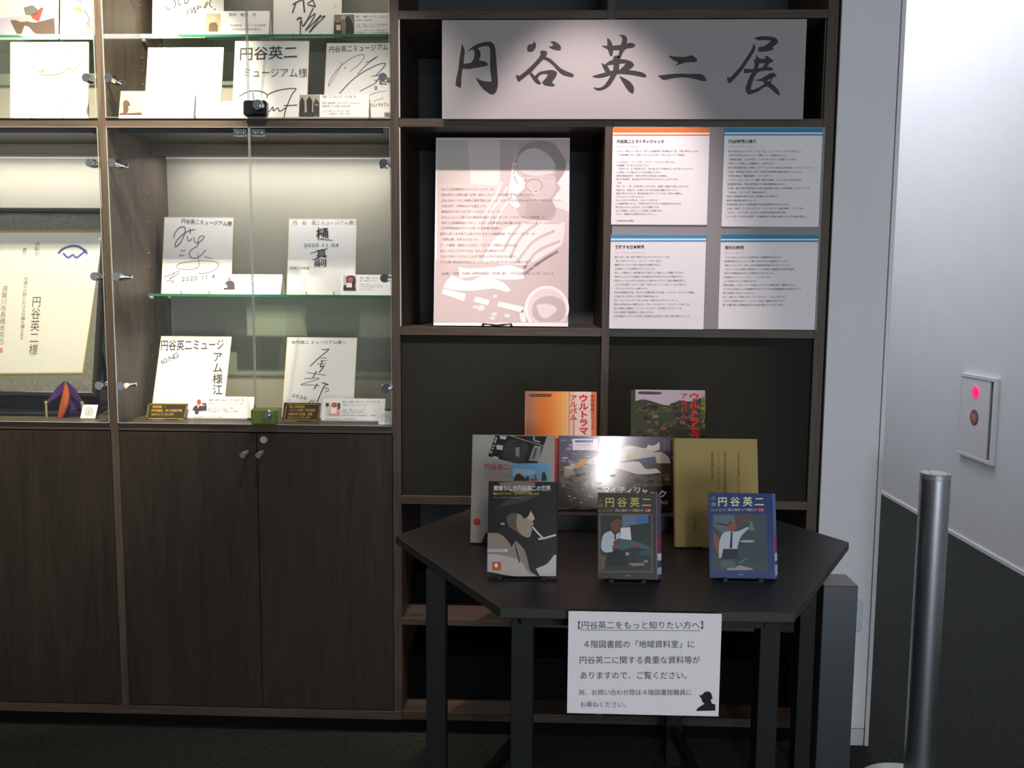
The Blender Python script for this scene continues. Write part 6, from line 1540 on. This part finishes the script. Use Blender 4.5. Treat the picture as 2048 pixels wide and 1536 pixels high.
def ornament():
    x, y, z = -1.60, .105, H3T
    t = thing('cord_ornament', (x, y, z), 'small ornament of an orange horn shape with purple bands and brass posts', 'ornament')
    OR = mat('orange_lacquer', (.42, .085, .018), .3); PU = mat('purple_cloth', (.065, .016, .14), .75, bump=.6, bscale=500); BR = mat('aged_brass', (.50, .44, .22), .4, .7)
    m = MB(); prof = []
    for i in range(15):
        k = i / 14; prof.append((x - .010 + .022 * math.sin(k * 1.9) - .004 * k, y - .010 + .012 * k, z + .0005 + .112 * k, .0135 * math.sin(.45 + 2.45 * k) * (1.12 - .25 * k) + .0015))
    vs = []; fs = []; N = 14
    for (a, b, c, r) in prof:
        for i in range(N): q = 2 * PI * i / N; vs.append((a + math.cos(q) * r, b + math.sin(q) * r * .7, c))
    for k in range(14):
        for i in range(N): fs.append((k * N + i, k * N + (i + 1) % N, (k + 1) * N + (i + 1) % N, (k + 1) * N + i))
    fs += [tuple(range(N))[::-1], tuple(range(14 * N, 15 * N))]
    m.add(vs, fs).build('horn', OR, t, True)
    for s, dx in ((-1, -.062), (1, .062)):
        p = [Vector((x + .004 * s, y + .012, z + .108)), Vector((x + dx * .45, y + .010, z + .085)), Vector((x + dx * .95, y, z + .052))]
        wid = [.016, .017, .005]; vs = []
        for a, wd in zip(p, wid): vs += [a + Vector((0, 0, wd)), a - Vector((0, 0, wd)), a + Vector((0, .005, wd)), a + Vector((0, .005, -wd))]
        fs = []
        for i in (0, 1):
            o = i * 4; fs += [(o, o + 1, o + 5, o + 4), (o + 2, o + 6, o + 7, o + 3), (o, o + 4, o + 6, o + 2), (o + 1, o + 3, o + 7, o + 5)]
        fs += [(0, 2, 3, 1), (8, 9, 11, 10)]
        MB().add(vs, fs).build('band', PU, t)
        m = MB().cyl((x + dx, y, z + .0005), (x + dx, y, z + .048), .0042, .0045, 12); m.cyl((x + dx, y, z + .048), (x + dx, y, z + .056), .0065, .0055, 12); m.build('post', BR, t, True)
    MB().add([(x - .02, y + .02, z + .085), (x + .03, y + .02, z + .095), (x + .045, y + .022, z + .03), (x - .01, y + .022, z + .012), (x - .02, y + .027, z + .085), (x + .03, y + .027, z + .095), (x + .045, y + .029, z + .03), (x - .01, y + .029, z + .012)], [(3, 2, 1, 0), (4, 5, 6, 7), (0, 1, 5, 4), (1, 2, 6, 5), (2, 3, 7, 6), (3, 0, 4, 7)]).build('cloth_panel', PU, t)
    MB().tube([(x - .062, y, z + .020), (x, y + .01, z + .018), (x + .062, y, z + .020)], .0014, 6).build('cord', PU, t, True)
ornament()
# ================================================================== table
TZ = .831
def table():
    t = thing('hexagonal_table', (.2162, -.5292, 0), 'black-brown hexagonal display table in front of the open bookcase', 'table')
    pts = [(.8026, -.5244), (.5052, -.0190), (-.0812, -.0238), (-.3702, -.5340), (-.0728, -1.0394), (.5136, -1.0346)]
    m = MB(); cx, cy = .2162, -.5292; sh = lambda k: [(cx + (x - cx) * k, cy + (y - cy) * k) for x, y in pts]
    rings = [(sh(.9975), TZ - .0215), (pts, TZ - .020), (pts, TZ - .0015), (sh(.9975), TZ)]; vs = []
    for r, z in rings: vs += [(x, y, z) for x, y in r]
    fs = [tuple(range(6))[::-1], tuple(range(18, 24))] + [(k * 6 + i, k * 6 + (i + 1) % 6, (k + 1) * 6 + (i + 1) % 6, (k + 1) * 6 + i) for k in range(3) for i in range(6)]
    m.add(vs, fs).build('tabletop', TABLE, t)
    ap = sh(.86); q = MB()
    n = 6; inner = sh(.83)
    for i in range(6):
        a, b = ap[i], ap[(i + 1) % 6]; c, d = inner[(i + 1) % 6], inner[i]; q.prism([a, b, c, d], TZ - .062, TZ - .0218)
    q.build('apron', TLEG, t)
    for (x, y, a, sx, sy) in ((-.240, -.720, 0, .0235, .0235), (-.030, -.930, 0, .0235, .026), (.4985, -.900, 0, .0215, .0270), (.662, -.640, 0, .019, .0230), (.43, -.135, 0, .0235, .0235), (-.03, -.14, 0, .0235, .0235)):
        M = Matrix.Translation((x, y, 0)) @ Matrix.Rotation(math.radians(a), 4, 'Z')
        MB().rbox(-sx, sx, -sy, sy, .002, TZ - .0625 + .0405, .0012, 0, M).build('leg', TLEG, t)
        f = MB().rbox(-sx + .002, sx - .002, -sy + .002, sy - .002, 0, .0019, .0003, 0, M).build('foot_pad', BLACKM, t)
    for a, b in (((-.240, -.697), (-.03, -.163)), ((-.03, -.904), (-.03, -.17)), ((.4985, -.873), (.43, -.16))):
        d = Vector((b[0] - a[0], b[1] - a[1], 0)); L = d.length; M = Matrix.Translation((a[0], a[1], .10)) @ Matrix.Rotation(math.atan2(d.y, d.x), 4, 'Z')
        MB().rbox(0, L, -.011, .011, 0, .035, .001, 0, M).build('stretcher', TLEG, t)
table()
note = panel('note', 'notice_sheet', 'white notice sheet with a black hat silhouette, hanging from the table front edge', 'sign', WP, .0008, .0002, None, 'print')
rs = thing('display_riser', (.22, -.42, TZ), 'low black riser box at the back of the hexagonal table', 'riser')
RB(-.06, .50, -.4600, -.10, TZ + .0003, TZ + .0435, .0015).build('body', BLACKM, rs)
RB(-.062, .502, -.4615, -.098, TZ + .0365 + .0072, .8748, .0003).build('top_sheet', mat('brown_sheet', (.10, .075, .06), .5), rs)
# ================================================================== books
def book(key, lb, cover, t, spine='R', shear=0, hard=True, pages=(.62, .58, .5), rough=.3, stand=True, zf=TZ, spinecol=None, lab=None, lipw=.5):
    M0 = MX(key); w, h = P[key][3:5]
    S = Matrix.Identity(4); S[0][1] = shear / t
    M = M0 @ S; T = thing('book', M0.translation, lb, 'book', 'books on the display table')
    cm = mat('cover_' + key, hexc(cover), rough, spec=.5 if rough < .2 else .18); sp = mat('spine_' + key, hexc(spinecol), rough) if spinecol else cm
    ct = .0022 if hard else .0008; ins = .004 if hard else .0
    MB().rbox(0, w, 0, ct, 0, h, .0004, 0, M).build('front_cover', cm, T); MB().rbox(0, w, t - ct, t, 0, h, .0004, 0, M).build('back_cover', cm, T)
    sx = (w, w + .0022) if spine == 'R' else (-.0022, 0)
    MB().rbox(sx[0], sx[1], 0, t, 0, h, .0005, 0, M).build('spine', sp, T)
    pm = MB().box(ins if spine == 'R' else .0005, w - (.0005 if spine == 'R' else ins), ct + .0002, t - ct - .0002, max(ins, .0006), h - max(ins, .0006), 0, M); pm.build('page_block', mat('pages', pages, .9, bump=.4, bscale=800), T)
    make_print(key, 'cover_print', T, None, rough, spec=.5 if rough < .2 else .18)
    if lab:
        for (z0, z1, c) in lab: MB().box(w + .0023, w + .0028, .001, t * .9, h * z0, h * z1, 0, M).build('spine_label', mat('spine_label_' + c, hexc(c), .5), T)
    if stand:
        o, r, u, n, w_, h_, it = frame(key); s = thing('book_stand', M0 @ Vector((w / 2, 0, 0)), 'black metal book stand under the ' + stand, 'stand', 'black book stands'); z = zf + .0004
        q = M0 @ Vector((w / 2, 0, 0)); hw = w * lipw / 2; yf = q.y - .012; yb = (M0 @ Vector((0, t + .002, 0))).y
        RB(q.x - hw, q.x + hw, yf, yb + .055, z, z + .002, .0005).build('base_plate', BLACKM, s)
        for sg in (-1, 1): RB(q.x + sg * hw - (.010 if sg > 0 else 0), q.x + sg * hw + (0 if sg > 0 else .010), yf, yf + .002, z + .002, z + .0085, .0005).build('front_lip', BLACKM, s)
        MB().rbox(w / 2 - hw * .8, w / 2 + hw * .8, t + .0012, t + .0027, .001, h * .62, .0004, 0, M0 @ Matrix.Translation((shear, 0, 0))).build('back_plate', BLACKM, s)
    return T
book('book_orange', 'orange picture book with large red vertical lettering, left one at the back of the table', 'e4863c', .009, 'L', hard=False, rough=.5, stand='orange picture book', zf=.8748)
book('book_forest', 'picture book with a green forest and pale sky cover, right one at the back', '3c3e2c', .009, 'L', hard=False, rough=.5, stand='forest picture book', zf=.8748)
book('book_landscape', 'wide glossy landscape-format photo book with a bright highlight, centre of the table', '4b4050', .010, 'L', hard=False, rough=.10, stand='glossy landscape book', zf=.8748, lipw=.35)
book('book_film', 'large pale grey book with a film strip picture and red title, behind the black-and-white one', 'a8a298', .020, 'L', rough=.4, stand='pale grey film strip book')
book('book_yellow', 'large plain mustard yellow book with small vertical lettering, behind the blue novel', 'a69058', .022, 'L', rough=.55, stand='mustard yellow book')
book('book_bw', 'black-and-white book of a man in a hat and dark glasses with a cigarette', '1a1816', .012, 'R', hard=False, rough=.3, stand='black-and-white portrait book', lipw=.7)
book('book_brown', 'brown novel with yellow-green title and a photo of a man handling a model', '3a2f2c', .026, 'R', shear=.013, rough=.3, stand='brown novel', spinecol='55506a', lab=((.30, .52, 'a03048'), (.22, .30, 'e0e0e4'), (.06, .14, 'b8c0dc')), lipw=.62)
book('book_blue', 'blue novel with cream title and a photo of a man pointing upward', '24386e', .026, 'R', shear=.012, rough=.3, stand='blue novel', spinecol='2f5a9c', lab=((.30, .50, 'a03048'), (.21, .30, 'e0e0e4'), (.04, .16, 'c8d0e0')), lipw=.62)
# ================================================================== things at the right
def barrier_post():
    x, y = 1.1322, -.267; t = thing('barrier_post', (x, y, 0), 'tall round brushed metal barrier post in front of the corridor', 'post')
    m = MB(); m.lathe((x, y, 0), [(.0405, .016), (.0405, .9470)], 48); m.build('pole', STEEL, t, True)
    m = MB(); m.lathe((x, y, 0), [(0, .9640), (.0385, .9640), (.0402, .9622), (.0402, .9475), (0, .9475)], 48); m.build('cap', mat('cap_metal', (.42, .42, .43), .45, .8), t, True)
    for k in range(3):
        a = math.radians(90 + 120 * k + 10); MB().cyl((x + .030 * math.cos(a), y + .030 * math.sin(a), .9641), (x + .030 * math.cos(a), y + .030 * math.sin(a), .9652), .0022, n=10).build('cap_screw', BLACKM, t)
    a = math.radians(-68); cx, cy = x + .0403 * math.cos(a), y + .0403 * math.sin(a); M = Matrix.Translation((cx, cy, 0)) @ Matrix.Rotation(a + PI / 2, 4, 'Z')
    MB().rbox(-.006, .006, -.0014, .004, .885, .9465, .001, 0, M).build('belt_slot', mat('slot_metal', (.30, .32, .33), .5, .6), t)
    m = MB(); m.lathe((1.12, -.267, 0), [(0, .0155), (.10, .0150), (.148, .0095), (.155, .006), (.155, .0005), (0, .0005)], 64); m.build('base_disc', mat('white_base', (.66, .69, .69), .35), t, True)
barrier_post()
def steel_post():
    x0, x1, y0, y1, z = .7857, .8799, -.4, -.302, .674
    t = thing('square_steel_post', ((x0 + x1) / 2, -.35, 0), 'short square steel pedestal between the table and the white wall end', 'post')
    RB(x0, x1, y0, y1, .004, z - .0022, .002).build('casing', SATIN, t); RB(x0 + .0003, x1 - .0003, y0 + .0003, y1 - .0003, z - .0021, z, .0008).build('top_plate', mat('steel_top', (.40, .38, .37), .45, .8), t)
    RB(x0 - .006, x1 + .006, y0 - .006, y1 + .006, .0003, .0039, .001).build('floor_flange', SATIN, t)
steel_post()
def sw():
    t = thing('wall_socket', (1.03, 0, .44), 'rounded pale blue cover on the white wall end behind the steel pedestal', 'socket')
    c = mat('pale_blue_plastic', (.52, .60, .66), .4)
    MB().rbox(.985, 1.046, -.020, -.0003, .388, .4966, .008).build('cover', c, t, True); RB(.990, 1.041, -.0235, -.0203, .415, .470, .001).build('flap', c, t)
sw()
def fire_panel():
    X = 2.593; t = thing('alarm_panel', (X, 2.37, .77), 'white alarm panel on the corridor wall with a glowing red lamp', 'alarm')
    FRM = mat('panel_paint', (.72, .72, .72), .45); z0, z1, y0, y1 = .519, 1.018, 2.165, 2.573; m = MB(); b = .022
    for a in ((y0, y1, z0, z0 + b), (y0, y1, z1 - b, z1), (y0, y0 + b + .006, z0 + b, z1 - b), (y1 - .010, y1, z0 + b, z1 - b)): m.rbox(X - .022, X - .0004, a[0], a[1], a[2], a[3], .002)
    m.build('frame', FRM, t)
    MB().box(X - .008, X - .0006, y0 + b + .006, y1 - .010, z0 + b, z1 - b).build('recess', mat('panel_recess', (.16, .16, .17), .7), t)
    RB(X - .018, X - .0082, y0 + b + .046, y1 - .0105, z0 + b + .002, z1 - b - .002, .001).build('door', mat('panel_door', (.72, .72, .73), .4), t)
    for k in range(8):
        z = z0 + b + .03 + k * .055; MB().cyl((X - .0115, y0 + b + .026, z), (X - .0081, y0 + b + .026, z), .0045, n=10).build('hinge_pin', mat('pin_dark', (.04, .04, .04), .6), t, True)
    m = MB().cyl((X - .020, 2.3895, .918), (X - .0183, 2.3895, .918), .040, n=36); m.build('lamp_bezel', mat('pink_bezel', (.80, .22, .38), .4, emit=(1, .12, .35), estr=.55), t)
    m = MB().cyl((X - .024, 2.3895, .918), (X - .0202, 2.3895, .918), .0315, .034, n=36); m.build('lamp', mat('red_lamp', (.9, .02, .1), .3, emit=(1, .0, .12), estr=.95), t, True)
    m = MB().cyl((X - .0205, 2.3895, .7667), (X - .0183, 2.3895, .7667), .046, n=36); m.build('button_ring', mat('ring_grey', (.10, .08, .08), .5), t, True)
    MB().cyl((X - .022, 2.3895, .7667), (X - .0206, 2.3895, .7667), .039, n=36).build('push_button', mat('button_red', (.38, .11, .09), .5), t, True)
    m = MB()
    for k in (-1, 0, 1): m.box(X - .0224, X - .0221, 2.3895 - .022, 2.3895 + .022, .7667 + k * .012 - .002, .7667 + k * .012 + .002)
    m.build('button_marking', mat('marking_pale', (.62, .5, .48), .6), t)
fire_panel()
# ceiling luminaire whose reflection shows in the certificate glazing
lt = thing('ceiling_light', (-3.0, -2.62, CEIL), 'long white ceiling light above the viewer, seen only as a reflection', 'ceiling light')
RB(-3.19, -2.2, -2.66, -2.56, CEIL - .03, CEIL - .001, .002).build('housing', WHITEP, lt); RB(-3.18, -2.21, -2.65, -2.57, CEIL - .034, CEIL - .0305, .001).build('diffuser', mat('lamp_diffuser', (.9, .9, .9), .5, emit=(1, .97, .92), estr=14), lt)
for x, y, lb_ in ((.14, -.75, 'exhibition banner'), (-.52, -.75, 'door gap of the middle cabinet'), (-1.12, -.75, 'leftmost cabinet post')):
    d = thing('downlight', (x, y, CEIL), 'recessed ceiling downlight in front of the ' + lb_, 'ceiling light', 'ceiling downlights')
    m = MB(); m.lathe((x, y, CEIL), [(.060, -.0005), (.060, -.006), (.046, -.008), (.042, -.0005)], 32); m.build('trim_ring', WHITEP, d, True)
    MB().cyl((x, y, CEIL - .003), (x, y, CEIL - .0006), .041, n=28).build('lens', mat('downlight_lens', (.9, .9, .85), .3, emit=(1, .9, .75), estr=8), d)

d = thing('ceiling_lamp', (.63, -5.4, CEIL), 'narrow bright ceiling lamp far behind the viewer, reflected in the glossy book', 'ceiling light')
RB(.55, .71, -6.25, -4.45, CEIL - .035, CEIL - .0006, .002).build('housing', WHITEP, d)
RB(.58, .68, -6.2, -4.5, CEIL - .050, CEIL - .0352, .002).build('lens', mat('far_lamp_lens', (.9, .9, .85), .3, emit=(1, .93, .9), estr=105), d)
